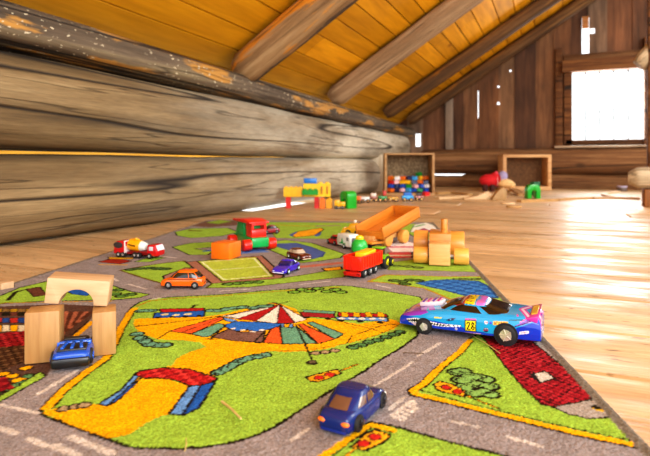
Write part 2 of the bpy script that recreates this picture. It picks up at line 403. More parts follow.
# right hand logs
mb = MB(); x, y = GD(648, 2.95); mb.box((x+.02, y, 1.0), (.045, .06, 2.0), bev=.006); struct(mb.build('post', m_frame), 'upright squared post behind the round log end')
x, y = GD(628, 2.55)
struct(log_mesh('pale_log', 1.6, lambda t: .052*min(1, .72+t*12), m_pale_log, None, (x, y, .138), (0, 0, R(-4)), 41, rough=.06, nl=120), 'pale round log end resting on a brown block')
x, y = GD(648, 2.52); mb = MB(); mb.box((x+.03, y, .043), (.10, .09, .086), bev=.005); struct(mb.build('support_block', wood('#7a4a20', '#a86c34', .6, 2, .4)), 'brown block under the pale log')
x, y = GD(635, 3.0)
struct(log_mesh('brace_log', 1.5, lambda t: .055, m_pale_log, None, (x+.02, y, .765), (0, R(-47), 0), 44, rough=.06), 'pale brace log end high beside the window')

# ================================================================== RUG
ra, rb = Vector(G(470, 265)), Vector(G(640, 450))
rv = (ra-rb).normalized(); ru = Vector((rv.y, -rv.x))
RANG = math.atan2(ru.y, ru.x)
def RG(p):
    q = Vector(G(p[0], p[1], .006))-ra; return (q.dot(ru), q.dot(rv))
U0, U1 = RG((220, 216))[0], .006
V1 = RG((350, 221.5))[1]; V0 = -.86
def spaced(stops):
    out = [stops[0][0]]
    while out[-1] < stops[-1][0]:
        out.append(out[-1]+np.interp(out[-1], [s_[0] for s_ in stops], [s_[1] for s_ in stops]))
    return np.array(out)
vs = spaced([(V0, .0025), (-.70, .0013), (-.42, .0014), (0, .0024), (V1, .004)]); us = np.linspace(U0, U1, 560)
NU, NV = len(us), len(vs); UU, VV = np.meshgrid(us, vs); PP = np.stack([UU.ravel(), VV.ravel()], 1)
PP = PP+rng.normal(0, .00035, PP.shape)
pt = Paint(PP, '#958b89')
GR, YE, DK, RD, BL, LB, TE, OR, BR, WH, RO, OC = '#98ba44', '#efae08', '#241d0e', '#ac2222', '#2a5fae', '#6a98d0', '#6fa184', '#e8622a', '#7c5a4e', '#e6dccb', '#958b89', '#b08a1e'
Q = lambda pts: [RG(p) for p in pts]
def fill(c, pts, line=.0022, lc=DK, sm=0):
    q = Q(smooth_pts(pts, sm) if sm else pts); pt.poly(c, q)
    if line: pt.stroke(lc, line, q, True)
def line(c, w, pts): pt.stroke(c, w, Q(pts))
def blobs(c, pts, r, lc=DK):
    for p in pts: pt.disc(lc, RG(p), r*1.08)
    for p in pts: pt.disc(c, RG(p), r*.74)
    for p in pts:
        a0 = random.uniform(0, 6); q = RG(p); pt.stroke(lc, .0020, [(q[0]+r*.45*math.cos(a0+k*.6), q[1]+r*.45*math.sin(a0+k*.6)) for k in range(5)])
def light(body, dots, tail, yc='#e8a81c'):
    fill(yc, body, .0022)
    for d in dots: pt.disc(DK, RG(d), .0052); pt.disc('#c22c22', RG(d), .0040)
    if tail: line(DK, .003, tail); line(yc, .0012, tail)
# --- circus field
field = [(40, 410), (60, 389), (85, 370), (103, 358), (112, 342), (118, 328), (127, 313), (132, 307), (140, 302), (150, 299), (172, 297), (200, 295.5), (228, 294), (260, 291), (290, 289), (318, 287),
         (339, 285.5), (350, 286), (385, 291), (420, 297), (424, 302), (421, 322), (417, 336), (400, 348.6), (380, 360), (363, 372), (330, 391), (296, 413), (275, 427), (252, 437), (230, 443), (206, 447), (180, 449), (155, 448.5), (130, 447), (107, 439), (71, 426), (43, 415)]
fill(GR, field, .0030)
line(YE, .0085, [(47, 408), (64, 390), (88, 371), (106, 358.5), (115, 342), (121, 328), (130, 313), (135, 308.5)])
line(DK, .0018, [(53, 408), (69, 390), (92, 371.5), (110, 359), (119, 342), (125, 328), (134, 313.5)])
line(OC, .004, [(137, 306), (150, 301), (172, 298.6), (228, 295.3), (290, 290.3), (339, 287)])
# sand coloured ground
fill(YE, [(43, 413), (46, 410), (60, 408.5), (98, 404), (106, 406), (121, 392), (137, 377), (150, 378), (163, 378), (190, 386), (170, 414), (158, 417), (145, 424), (130, 434), (112, 438), (107, 438), (71, 425)], 0)
fill(YE, [(163, 368), (172, 366), (177, 358.5), (190, 352), (206, 347), (200, 342), (180, 340), (157, 339), (140, 333), (134, 326), (134, 319), (153, 318), (204, 316.6), (224, 314), (250, 308), (281, 304), (296, 309), (302, 317.5), (330, 320), (360, 324), (388, 319), (396, 320), (400, 324),
          (394, 329), (381, 334), (362, 340), (344, 344), (325, 349), (307, 351), (287, 352), (270, 351), (248, 355), (230, 362), (211, 371), (216, 377), (190, 370)], 0)
line('#8a6414', .0012, [(270, 351), (307, 350.5), (344, 344), (381, 334), (400, 324)])
line(DK, .0016, [(290, 310), (330, 319), (375, 330), (384, 333)]); line(DK, .0014, [(347, 343), (352, 336), (380, 326), (398, 324)])
for k in range(5): line('#b07c10', .0012, [(350+k*7, 326-k*.6), (372+k*5, 332-k*2)])
# tent
fill(OR, [(169.5, 331), (221, 316.6), (225, 318.5), (191.5, 334)]); line(DK, .0013, [(180, 333), (223, 317.5)])
fill(TE, [(191.5, 334), (218.6, 323), (226, 325), (211, 336), (204, 337)])
fill(BR, [(211, 337), (228.5, 329), (240, 332), (265, 331), (263, 342.5), (236, 341)])
fill(OR, [(263, 342.5), (271.5, 327.7), (280, 327), (282.6, 344)]); fill(TE, [(280, 325), (297, 326.5), (317, 343.7), (282.5, 344)])
fill(OR, [(298, 324.5), (302, 323.5), (335, 339), (318, 343.7)]); fill(TE, [(307, 323), (312, 321.5), (344, 334), (335, 339)])
ev = [(222, 316), (236, 319), (256, 321), (277, 323.5), (295, 323), (307, 319.5)]
for k in range(5): fill([WH, RD, WH, RD, WH][k], [(280, 304.5), ev[k], ev[k+1]], .0018)
fill(RD, [(236, 319), (262, 310), (280, 304.5), (256, 321)], .0016); fill(WH, [(256, 321), (280, 304.5), (277, 323.5)], .0016); fill(RD, [(277, 323.5), (280, 304.5), (295, 323)], .0016)
fill(WH, [(226, 316), (262, 308.5), (280, 304.5), (238, 318.5)], .0016)
fill(LB, [(222, 317), (236, 320), (238, 323), (226, 321)], .0016); fill(YE, [(240, 321), (256, 322), (256, 324.5), (242, 324)], .0012); fill(LB, [(280, 323.5), (293, 324), (293, 328), (282, 327)], .0014); fill(YE, [(284, 324), (290, 324), (289, 327.5), (284, 327)], .001)
fill('#3672c4', [(223.5, 325), (236, 321.5), (258, 322), (281, 323.5), (279, 326.5), (266, 330), (258, 331.5), (248, 330), (236, 331), (228, 328.5)])
for p in ((233, 328.5), (243, 330), (253, 331.5), (262, 330)): pt.disc(WH, RG(p), .003)
line(DK, .003, [(280, 305), (274, 302.5), (270, 303.5)]); line('#c86414', .0022, [(268, 303), (282, 304.5)])
for a_ in ([(135, 326.5), (175, 322), (222, 316)], [(157, 339), (170, 331)], [(226, 325), (211, 338.5)], [(206, 338.5), (216, 339.5)], [(265, 331), (254, 342)], [(250, 342), (259, 343)]): line(DK, .0022, a_)
line(DK, .0026, [(296, 325), (304, 342), (313, 362)]); pt.disc(DK, RG((312, 362.5)), .006); pt.disc('#6a5a40', RG((312, 362)), .0035)
line(DK, .0014, [(225, 316), (290, 301), (281, 304)])
# circus carriages
fill(RD, [(159.5, 309), (204, 308), (205, 310.5), (161, 312.5)]); fill(BL, [(154.6, 313), (205, 310.5), (204, 316.6), (153, 318)])
for p in ((165, 314.5), (176, 315), (188, 314)): pt.disc('#e2cf98', RG(p), .005)
for p in ((158, 317.5), (172, 317), (186, 316.5), (199, 315.8)): pt.disc(DK, RG(p), .004)
line(DK, .004, [(192, 308), (194, 305.5), (197, 305)])
fill(TE, [(302, 309.5), (336, 311.5), (334, 314), (304, 312)], .0014)
fill('#9c2a2a', [(300, 312), (334, 314), (335, 318), (302, 316.5)]); fill(RD, [(338, 312), (386, 314), (388, 317), (338, 316.5)])
for k in range(4): fill(YE, [(341+k*12, 312.3), (347+k*12, 312.6), (349+k*12, 316.8), (342+k*12, 316.6)], .001)
fill(LB, [(336, 317), (388, 317.5), (388, 321.5), (337, 319.5)]);
for k in range(5): pt.disc(WH, RG((342+k*10, 318.6)), .0042)
for p in ((306, 317.5), (328, 319), (341, 320.5), (360, 321.5), (380, 322.5)): pt.disc(DK, RG(p), .0045)
# hedges
blobs(TE, [(218, 372.5), (224, 369.5), (230, 366.5), (236, 363), (241, 360.4), (249, 358), (257, 356.5), (265, 355)], .0075)
blobs(TE, [(137, 334), (140, 338), (145, 341), (150, 344), (158, 345), (165, 345)], .0085)
blobs(TE, [(140, 311), (147, 310.5), (152, 310.5)], .008); blobs(TE, [(211, 310.5), (219, 310.5), (226, 309), (234, 308), (243, 307), (253, 308), (262, 306.5), (268, 306)], .0085)
blobs('#7fae3c', [(294, 292), (302, 289.5), (310, 291), (318, 288.5), (327, 291.5), (335, 289.5), (341, 292)], .010)
blobs('#5c8a52', [(353, 347), (361, 345), (369, 342), (378, 340), (386, 337), (394, 334.5), (400, 332)], .0072)
for p in ((64, 408.5), (76, 406), (84, 405), (315.5, 353), (325, 352), (335, 350.5)): pt.disc(DK, RG(p), .0062); pt.disc('#a8906c', RG(p), .0044)
# arch gate of the circus
fill(LB, [(98, 404), (121, 390), (135, 374), (139, 377), (121, 394), (106, 406)]); fill(BL, [(106, 406), (122, 393), (140, 378.5), (137, 383), (116, 402)], .0016)
fill(LB, [(190, 386), (201.5, 385), (182, 415), (169, 414)]); fill(BL, [(201.5, 385), (217, 379.5), (199, 408), (182, 416)])
rp = [(135, 374.5), (140, 370.6), (163, 367.6), (189, 369), (217, 378), (213, 382), (200, 385.5), (190, 386), (178, 381), (163, 378), (143, 378)]
pt.speckle(['#c22828', '#a81e20', '#d8403a', '#8c1a1c'], Q(rp), .006); pt.stroke(DK, .0024, Q(rp), True)
light([(306, 377), (310, 381.5), (318, 382), (330, 378), (341, 373.5), (337, 369), (322, 373)], [(319, 377.5), (330, 374.5)], [(340, 371), (358, 364)])
# --- lower green field with its lamp
fill(GR, [(313, 462), (322, 455), (344, 440), (370, 422), (394, 426), (450, 442), (504, 455.5), (560, 474), (300, 474)], .0028)
line(YE, .006, [(318, 460), (347, 440), (371, 424.5), (393, 430)]); line(DK, .0016, [(330, 458), (351, 441.5), (372, 427.5), (392, 432)])
light([(351, 447), (363, 435), (375, 429.5), (391, 434.5), (386, 441), (364, 451)], [(375, 437), (363.5, 443.5)], [(356, 447), (345, 458)])
# --- triangular field
tri = [(407.5, 390.5), (420, 383), (437, 367), (459, 350), (470, 338.5), (486, 330), (560, 330), (646, 449), (638, 448.5), (574, 435), (498, 416.5), (449, 404), (411, 395.5)]
fill(GR, tri, .0028)
line(YE, .0065, [(470, 340), (460, 351.5), (440, 367.5), (424, 383.5), (413, 390.5), (416, 394), (449, 401.5), (498, 413.5), (574, 432), (640, 446)])
line(DK, .0016, [(473, 341), (464, 352), (445, 367.5), (429, 384), (420, 390), (449, 398.5), (498, 410.5), (574, 428.5), (638, 442)])
blobs('#86ae5c', [(456, 372), (463, 371), (470, 376), (478, 377), (486, 379), (490, 386), (484, 392), (474, 393), (465, 387), (460, 380), (476, 384), (468, 381), (490, 394)], .0085)
light([(433, 384), (440, 381.5), (452, 384), (466, 391), (464, 397), (452, 394), (438, 390.5)], [(446, 387.3), (458, 391.5)], [(465, 395), (499, 408.5)])
gp = '#a59a90'
fill(gp, [(520, 330), (538, 338), (557, 357), (598, 400), (592, 400), (562, 369), (530, 342)], .0016)
fill(gp, [(553, 407), (594, 398.5), (611, 417), (590, 419), (568, 414)])
brick = [(476, 330), (484, 339), (506, 367), (523, 387), (542, 405), (553, 407), (575, 402.5), (593, 399), (566, 369), (533, 342), (520, 330)]
pt.speckle(['#a01c26', '#8a1620', '#bc3038', '#6a1018', '#b0242e', '#4a0c12'], Q(brick), .0042); pt.stroke(DK, .002, Q(brick), True)
fill('#c9bfb2', [(533, 374), (545, 371), (555, 378.5), (540, 383)]); fill('#2a2220', [(529, 374.5), (535, 372), (540, 383), (534, 379)], 0); pt.disc('#e0b418', RG((600, 408.5)), .006); pt.disc(DK, RG((596, 407)), .004)
# --- left houses and strips beside the arch
fill('#5e4438', [(-60, 309), (62, 304), (95, 306), (92, 318), (75, 336), (62, 352), (46, 377), (0, 400), (-60, 430)], 0)
for y0, y1, c_, c2 in ((309, 312, OC, '#8a6a3a'), (312.5, 316, '#6a3a2a', DK), (318, 323, '#b03028', '#2a4a8a'), (325, 331.5, YE, '#d8ccb0')):
    for k in range(9):
        x0 = -30+k*8; fill(c_ if k % 2 else c2, [(x0, y0), (x0+8, y0-.3), (x0+8, y1-.3), (x0, y1)], .0012)
rr_ = [(-60, 338), (26, 331), (28, 345), (-60, 352)]; pt.speckle(['#9a2024', '#7a161a', '#b83034', '#5a1014'], Q(rr_), .005)
rr_ = [(-60, 352), (28, 345), (25, 362), (0, 372), (-60, 380)]; pt.speckle(['#4a3020', '#5e4028', '#382416', '#7a5a3a'], Q(rr_), .005)
fill(GR, [(-60, 425), (0, 396), (40, 372), (46, 376), (0, 402), (-60, 432)], .002); blobs('#5f8f5a', [(-4, 393), (4, 390), (12, 386), (20, 381), (28, 376)], .006)
for p in ((12, 376), (18, 380), (3, 374), (26, 368)): pt.disc(DK, RG(p), .0065); pt.disc(YE, RG(p), .005)
rr_ = [(-40, 384), (6, 377), (14, 388), (-40, 402)]; pt.speckle(['#8a1a20', '#6a1218', '#a8282c'], Q(rr_), .006)
for k in range(6): line(['#a8664a', '#5a3424'][k % 2], .006, [(62+k*4, 334-k*3), (66+k*5, 312)])
line(YE, .007, [(66, 345), (75, 336.5), (92, 322)]); line(DK, .0016, [(63, 343), (73, 334), (91, 319)])
# --- field behind the arch
fill(GR, [(-30, 302), (0, 296), (20, 287.5), (46, 281.5), (70, 280.5), (112, 285.4), (131, 291.5), (150, 294.3), (140, 297.7), (112, 300), (44, 301), (4, 303.5), (-30, 308)], .003)
fill('#6a4030', [(26, 289), (40, 287), (47, 295), (34, 297)], .002); fill(BL, [(66, 291), (78, 288), (90, 293), (88, 296), (72, 294)], .002)
line(DK, .006, [(8, 300), (16, 292), (24, 290)]); blobs('#5f8a3c', [(115, 294), (122, 296), (130, 294.5), (118, 290)], .010); line(OC, .004, [(2, 303), (44, 302.2), (112, 301.2)])
# --- second triangle
fill(GR, [(120, 270.3), (138, 267), (158.5, 263.8), (184, 260.8), (193, 267), (180, 270), (169, 274.6), (164, 284), (143, 278)], .005, '#6a5212')
blobs('#4a6a38', [(131, 269.5), (140, 268.5), (149, 268), (158, 268.5), (165, 269)], .012)
fill('#a0766a', [(163, 276), (186, 267.5), (200, 270), (212, 281), (200, 284), (166, 283)], .004)
# --- red / yellow / green shapes far left
fill('#9c2f20', [(98, 262), (114, 258), (132, 261), (120, 264)], .003); fill('#d8a41c', [(108, 257), (134, 257.4), (133, 259.2), (109, 259)], .002); fill(GR, [(134, 262), (150, 257), (166, 257.5), (150, 262)], .003); line('#d8a41c', .006, [(100, 264.5), (126, 264.8)])
fill(GR, [(172, 247), (191, 243), (214, 242), (214, 247), (194, 248.7), (214, 251), (208, 254.8), (189, 254.8)], .004)
fill(GR, [(175, 232), (191, 228.5), (228, 228), (238.5, 232), (221.5, 236), (191, 238), (177, 235.6)], .004); line('#6a4a20', .014, [(190, 230.5), (200, 231)])
fill('#7a5a48', [(190, 226), (205, 221.5), (238, 220.5), (240, 225), (210, 227)], .003); fill('#8ea83c', [(205, 222.5), (220, 220), (232, 221.5), (218, 224)], .002)
line(BL, .012, [(205, 251), (212, 250.5)])
# --- soccer field
fill('#a5735f', [(186, 262), (262, 255.5), (284, 276), (275, 282), (212, 284)], .004)
fill('#b4c348', [(197, 261.2), (256, 257), (274, 276.5), (222, 281.3)], .003)
line('#dfe6b8', .0035, [(202, 262), (254, 258.3), (270, 275.3), (224, 279.6), (202, 262)]); line('#dfe6b8', .003, [(212, 270.3), (261, 266.5)])
# --- strip under it
fill(GR, [(206, 288), (212, 283.5), (240, 281.5), (274, 279), (300, 275.5), (330, 270.5), (344, 268), (352, 270), (344, 277), (300, 281.5), (250, 287)], .004, '#5a5a14')
blobs('#6a9a40', [(228, 284), (238, 283.4), (248, 282.6), (258, 282)], .010); fill('#e8a41c', [(322, 268.5), (341, 266.6), (342, 269.5), (325, 271)], .004)
line('#b8705c', .02, [(300, 267), (340, 263)])
# --- pond and fields in the middle
fill(GR, [(262, 243), (285, 240), (312, 243), (345, 254), (340, 258), (320, 261), (300, 263), (270, 250)], .004)
fill('#54649c', [(268, 244), (296, 243), (311.5, 247), (325, 252.5), (322, 256.5), (311, 259), (296, 252)], .004, '#3a4a80')
fill('#6a80b8', [(206, 250), (262, 249), (270, 252), (240, 254)], 0)
line(BL, .010, [(246, 252), (270, 249)])
# --- far fields
fill(GR, [(262, 222), (372, 223), (366, 230), (352, 241), (330, 239), (300, 238.5), (276, 238), (270, 230)], .003, '#7a7a24')
fill('#e8a41c', [(291, 235.2), (298, 231.5), (321, 228), (324, 229.5), (314.5, 235.3), (295, 237.2)], .004); fill('#54649c', [(289, 235), (296, 231.5), (297, 232.5), (292, 236.5)], 0); fill('#54649c', [(314, 235.4), (322, 231.5), (320, 235.5), (316, 236.5)], 0)
line('#c8962c', .012, [(278, 225), (300, 226), (314, 226)]); line('#a07878', .02, [(318, 226), (338, 225.5)])
fill(GR, [(392, 224), (436, 224), (446, 240), (420, 240)], .003)
# --- right middle
fill(GR, [(388, 270), (392, 262), (430, 258), (470, 260), (480, 270), (478, 272), (430, 270.5)], .004, '#7a7a24')
blobs('#7f9a44', [(398, 266), (408, 266.5), (418, 267.5)], .010)
fill('#e8dcd6', [(386, 246), (400, 240), (414, 243), (414, 252), (392, 252)], .003, '#b06a6a'); fill('#d05a5a', [(388, 252.5), (412, 252), (412, 257.5), (388, 258.5)], .003)
for k in range(4): pt.disc(WH, RG((391+k*6, 255.5)), .008); pt.disc('#d07a8a', RG((391+k*6, 247)), .012)
fill('#e4e2d8', [(410, 232), (414, 225), (426, 222.5), (436, 226), (438, 232)], .004, '#7a8a6a'); fill('#a04a6a', [(413, 232), (424, 228), (434, 232)], 0); line('#6aa05a', .012, [(414, 227), (424, 224.5)])
fill(GR, [(368, 281.5), (385, 274.7), (444, 276.5), (480, 276.5), (486, 279), (510, 302), (476, 306), (449, 298.7), (425, 288.5), (388, 283)], .005, OC)
pond = [(416, 283), (431, 280.5), (447, 279.5), (478, 281), (488, 286), (498, 298), (470, 297), (444, 290), (426, 286)]
pt.speckle(['#2f62a6', '#3a74b8', '#4a86c6', '#2a5694'], Q(pond), .007); pt.stroke('#2a4a78', .004, Q(pond), True)
blobs('#5a7a34', [(394, 280.5), (402, 281.5), (410, 280), (418, 280.5), (405, 284)], .010)
for k in range(5): blobs('#8aa84a', [(457+k*6, 279)], .007)
# --- road markings
dash = '#cbc0b6'
for p, q, w in (((374, 386), (413, 362), .0035), ((291, 440), (308, 429), .0035), ((425, 352), (440, 343), .004), ((418, 356), (429, 349), .003), ((452, 421), (477, 427), .0035), ((38, 394), (77, 370.5), .0045), ((71, 437), (112, 453), .006), ((0, 428), (15, 433), .006),
                ((30, 439), (46, 446), .005), ((0, 405), (38, 413), .004), ((54, 446), (78, 455), .006), ((508, 437), (540, 446), .0035), ((128, 284), (146, 289), .004), ((150, 299.5), (160, 298), .004), ((300, 284.5), (330, 281), .004), ((220, 291), (250, 289), .004), ((110, 277), (118, 281), .005), ((376, 285), (390, 288), .004), ((160, 256), (176, 258), .006), ((390, 409), (404, 397.5), .004)):
    line(dash, w, [p, q])
# STOP lettering on the road
o_, r_, u_ = np.array((401., 421.)), np.array((21., -16.5)), np.array((-10.5, -4.5))
gl_ = {'S': [[(1, .85), (.7, 1), (.2, 1), (0, .8), (.1, .6), (.9, .42), (1, .2), (.8, 0), (.2, 0), (0, .15)]], 'T': [[(0, 1), (1, 1)], [(.5, 1), (.5, 0)]], 'O': [[(.2, 0), (0, .3), (0, .7), (.2, 1), (.8, 1), (1, .7), (1, .3), (.8, 0), (.2, 0)]], 'P': [[(0, 0), (0, 1), (.8, 1), (1, .8), (.8, .5), (0, .5)]]}
for k, ch in enumerate('STOP'):
    for st in gl_[ch]: line('#cfc4b8', .0034, [tuple(o_+r_*((k+.12+.72*a_)/4)+u_*b_) for a_, b_ in st])
# grey edging all round
E = .010
pt.C[(PP[:, 0] > U1-.0125) | (PP[:, 0] < U0+E) | (PP[:, 1] > V1-E)] = lin('#7d7468')
# --- mesh
edge = np.minimum(np.minimum(U1-UU, UU-U0), V1-VV)
zz = .006*np.clip(edge/.004, 0, 1)**.5+rng.normal(0, .00028, UU.shape)+.0012*np.exp(-((edge-.006)/.004)**2)
wx = ra.x+UU*ru.x+VV*rv.x; wy = ra.y+UU*ru.y+VV*rv.y
co = np.stack([UU, VV, zz], 2).reshape(-1, 3).astype(np.float32)
ii = np.arange(NU*NV).reshape(NV, NU); quads = np.stack([ii[:-1, :-1], ii[:-1, 1:], ii[1:, 1:], ii[1:, :-1]], 2).reshape(-1, 4)
def grid_mesh(name, co, quads, C):
    me = bpy.data.meshes.new(name); n = len(quads)
    me.vertices.add(len(co)); me.vertices.foreach_set('co', co.astype(np.float32).ravel())
    me.loops.add(n*4); me.loops.foreach_set('vertex_index', quads.astype(np.int32).ravel())
    me.polygons.add(n); me.polygons.foreach_set('loop_start', np.arange(0, n*4, 4, dtype=np.int32))
    me.update(calc_edges=True); me.validate()
    a = me.attributes.new('Col', 'FLOAT_COLOR', 'POINT'); a.data.foreach_set('color', np.concatenate([C, np.ones((len(C), 1))], 1).astype(np.float32).ravel())
    me.polygons.foreach_set('use_smooth', np.ones(n, bool)); return me
me = grid_mesh('play_rug', co, quads, pt.C); me.materials.append(vcol_mat('printed_pile', .95, 0, True))
rug = bpy.data.objects.new('play_rug', me); col.objects.link(rug); rug.location = (ra.x, ra.y, 0); rug.rotation_euler = (0, 0, RANG)
tag(rug, 'printed play rug with roads, green fields and a circus tent on the floorboards', 'rug')
RZ = .0068
# ================================================================== TOYS
# ---- generic toy car: +X is the nose, origin on the ground under the middle
m_tyre = plastic('#1c1b1b', .6)
def wheel(root, x, y, r, w, hubc='#c8c8c8', hub_r=.58, name='wheel'):
    s = 1 if y > 0 else -1
    m = MB(); m.cyl((x, y-s*w, r), (x, y, r), r, bev=r*.16, seg=28); o = m.build(name, m_tyre, root)
    m = MB(); m.cyl((x, y-s*w*.5, r), (x, y+s*.0004, r), r*hub_r, r*hub_r*.8, seg=20); m.cyl((x, y, r), (x, y+s*.0012, r), r*.16, seg=10)
    for k in range(5):
        a = k*2*math.pi/5; m.cyl((x, y+s*.0006, r), (x+math.cos(a)*r*hub_r*.9, y+s*.0004, r+math.sin(a)*r*hub_r*.9), r*.07, seg=6)
    m.build('hub', plastic(hubc, .25, 0, .6), o)
def interp(tab, x):
    return float(np.interp(x, [p[0] for p in tab], [p[1] for p in tab]))
def smoothtab(tab):
    q = smooth_pts([(p[0], p[1]) for p in tab], 8, False); return q
class CarShape:
    def __init__(s, L, Wd, Ht, deck, cab, zb=.14, plan=.20, planp=5, nose=.86):
        s.L, s.W, s.H, s.deck, s.cab, s.zb = L, Wd, Ht, smoothtab(deck), cab, zb*Ht
        s.plan, s.planp, s.nose = plan, planp, nose
    def half(s, x):
        f = x/s.L; zt = interp(s.deck, f)*s.H; w = s.W/2*(1-s.plan*abs(2*f)**s.planp); h = zt-s.zb; zb = s.zb
        return [(0, zb), (.80*w, zb), (.97*w, zb+.10*h), (w, zb+.35*h), (w*.995, zb+.62*h), (.965*w, zb+.82*h), (.90*w, zb+.94*h), (.78*w, zb+.995*h), (.4*w, zb+1.02*h), (0, zb+1.03*h)]
    def ring(s, x, k=None, sc=1.):
        hp = s.half(x)
        if k:
            P = np.array(hp); dl = np.r_[0, np.cumsum(np.hypot(*np.diff(P, axis=0).T))]; q = np.linspace(0, dl[-1], k)
            hp = list(zip(np.interp(q, dl, P[:, 0]), np.interp(q, dl, P[:, 1])))
        zc = sum(p[1] for p in hp)/len(hp)
        hp = [(y*sc, zc+(z-zc)*sc) for y, z in hp]
        return [(x, y, z) for y, z in hp]+[(x, -y, z) for y, z in hp[-2:0:-1]]
    def rings(s, n=40, k=None):
        L = s.L; xs = [-L/2+L*i/n for i in range(n+1)]; e = L*.012
        return [s.ring(xs[0], k, s.nose)]+[s.ring(xs[0]+e, k)]+[s.ring(x, k) for x in xs[1:-1]]+[s.ring(xs[-1]-e, k), s.ring(xs[-1], k, s.nose)]
    def cabdim(s, t):
        c = s.cab; xf = c['bf']+(c['rf']-c['bf'])*t+.02*math.sin(math.pi*t); xr = c['br']+(c['rr']-c['br'])*t-.02*math.sin(math.pi*t)
        b = (c['wb']+(c['wr']-c['wb'])*t**1.4)*s.W/2; z = (c['z0']+(.94-c['z0'])*t)*s.H
        return (xf+xr)/2*s.L, (xf-xr)/2*s.L, b, z
    N = 4.
    def cabrings(s, nt=10, na=48):
        out = []
        def rg(x, a, b, z):
            r = []
            for j in range(na):
                th = 2*math.pi*j/na; c, q = math.cos(th), math.sin(th)
                r.append((x+a*math.copysign(abs(c)**(2/s.N), c), b*math.copysign(abs(q)**(2/s.N), q), z))
            return r
        for i in range(nt+1): out.append(rg(*s.cabdim(i/nt)))
        x, a, b, z = s.cabdim(1)
        for k, f in ((.97, .35), (.90, .62), (.75, .82), (.5, .94), (.2, 1.0), (.02, 1.0)): out.append(rg(x, a*k, b*k, z+(s.H-z)*f))
        return out
    def screen(s, sign, t0, t1, yw=.84, off=.0004):
        def fn(u, v):
            t = t0+(t1-t0)*v; x, a, b, z = s.cabdim(t); y = (2*u-1)*yw*b
            return (x+sign*(a*(1-abs(y/b)**s.N)**(1/s.N)+off), y, z+off*.5)
        return fn
    def side(s, sign, u0, u1, t0, t1, off=.0004, slant=0):
        def fn(u, v):
            t = t0+(t1-t0)*v; x, a, b, z = s.cabdim(t); q = u0+(u1-u0)*u
            return (x+a*q, sign*(b*(1-min(.999, abs(q))**s.N)**(1/s.N)+off), z)
        return fn
def make_car(name, label, cat, cs, paintm, wheels, loc, rz, group=None, sides=((-.85, -.08), (.0, .86)), glass=None, hubc='#c8c8c8', ww=None, bumper='#262626', head='#e8e4d8', tail='#c02018', st=(.16, .86), screens=True, lsz=1., rear=(.14, .88, .84)):
    root = thing(name, label, cat, loc, rz, group); g = glass or glassy()
    m = MB(); m.loft(cs.rings(44)); m.loft(cs.cabrings()) ; m.build('body', paintm, root, sharp=50)
    if screens:
        m = MB(); m.patch(cs.screen(1, .10, .90), 10, 8); m.build('windshield', g, root)
        m = MB(); m.patch(cs.screen(-1, *rear), 10, 8); m.build('rear_window', g, root)
    for sg in (1, -1):
        for u0, u1 in sides:
            m = MB(); m.patch(cs.side(sg, u0, u1, *st), 8, 6); m.build('side_window', g, root)
    for xf, r in wheels:
        for sg in (1, -1): wheel(root, xf*cs.L, sg*(cs.W/2+.0004), r, ww or cs.W*.17, hubc)
    for sg, nm, hexc in ((1, 'headlight', head), (-1, 'tail_light', tail)):
        if not hexc: continue
        for ys in (1, -1):
            x = sg*cs.L*.485; hp = cs.half(x); zt = hp[-1][1]; z = cs.zb+(zt-cs.zb)*.66
            m = MB(); m.ball((x, ys*cs.W*.30, z), (cs.L*.022*lsz, cs.W*.09*lsz, (zt-cs.zb)*.14*lsz)); m.build(nm, plastic(hexc, .2, .5), root)
    if bumper:
        for sg, nm in ((1, 'front_bumper'), (-1, 'rear_bumper')):
            m = MB(); hp = cs.half(sg*cs.L*.49); m.box((sg*cs.L*.492, 0, cs.zb+.0012), (cs.L*.03, hp[3][0]*1.75, cs.H*.09), bev=cs.H*.03); m.build(nm, plastic(bumper, .4), root)
    return root
def place(pF, pR, hw, z=RZ):
    """ground contacts of the near front and rear wheel -> centre and heading"""
    f, r = Vector(G(*pF, z)), Vector(G(*pR, z)); mid = (f+r)/2; d = (f-r).normalized(); n = Vector((-d.y, d.x))
    if n.dot(mid) < 0: n = -n
    return (*(mid+n*hw), z), math.atan2(d.y, d.x)

# ---- shark-mouthed race car
L_, W_, H_ = .155, .066, .0392
loc, rz = place((424, 333.6), (505.7, 345.3), W_/2)
f_, r_ = Vector(G(424, 333.6, RZ)), Vector(G(505.7, 345.3, RZ)); wb_ = (f_-r_).length
dv = Vector((math.cos(rz), math.sin(rz))); loc = (loc[0]+dv.x*-.002, loc[1]+dv.y*-.002, loc[2])
cs = CarShape(L_, W_, H_, [(-.5, .70), (-.46, .77), (-.38, .80), (-.25, .80), (-.05, .78), (.1, .75), (.22, .70), (.32, .63), (.42, .53), (.48, .43), (.5, .37)],
              dict(bf=.215, rf=.045, rr=-.13, br=-.375, wb=.90, wr=.66, z0=.70), zb=.13, plan=.17, planp=4)
root = thing('race_car', 'long turquoise and blue race car with shark teeth and number 28', 'toy car', loc, rz)
Mw = Matrix.Translation(loc) @ Matrix.Rotation(rz, 4, 'Z'); Mi = Mw.inverted()
def SC(p):  # image point -> (x,z) on the painted flank
    D = Vector((-SN, CS, 0))+Vector((CS, SN, 0))*((p[0]-325)/F)+Vector((0, 0, 1))*((HY-p[1])/F)
    o = Mi @ Vector((0, 0, H)); d = Mi.to_3x3() @ D; ys = W_/2 if o.y > 0 else -W_/2
    q = o+d*((ys-o.y)/d.y); return (q.x, q.z)
TU, DB, PU, MG = '#0a96cc', '#0a38b4', '#8a34b4', '#c83ca0'
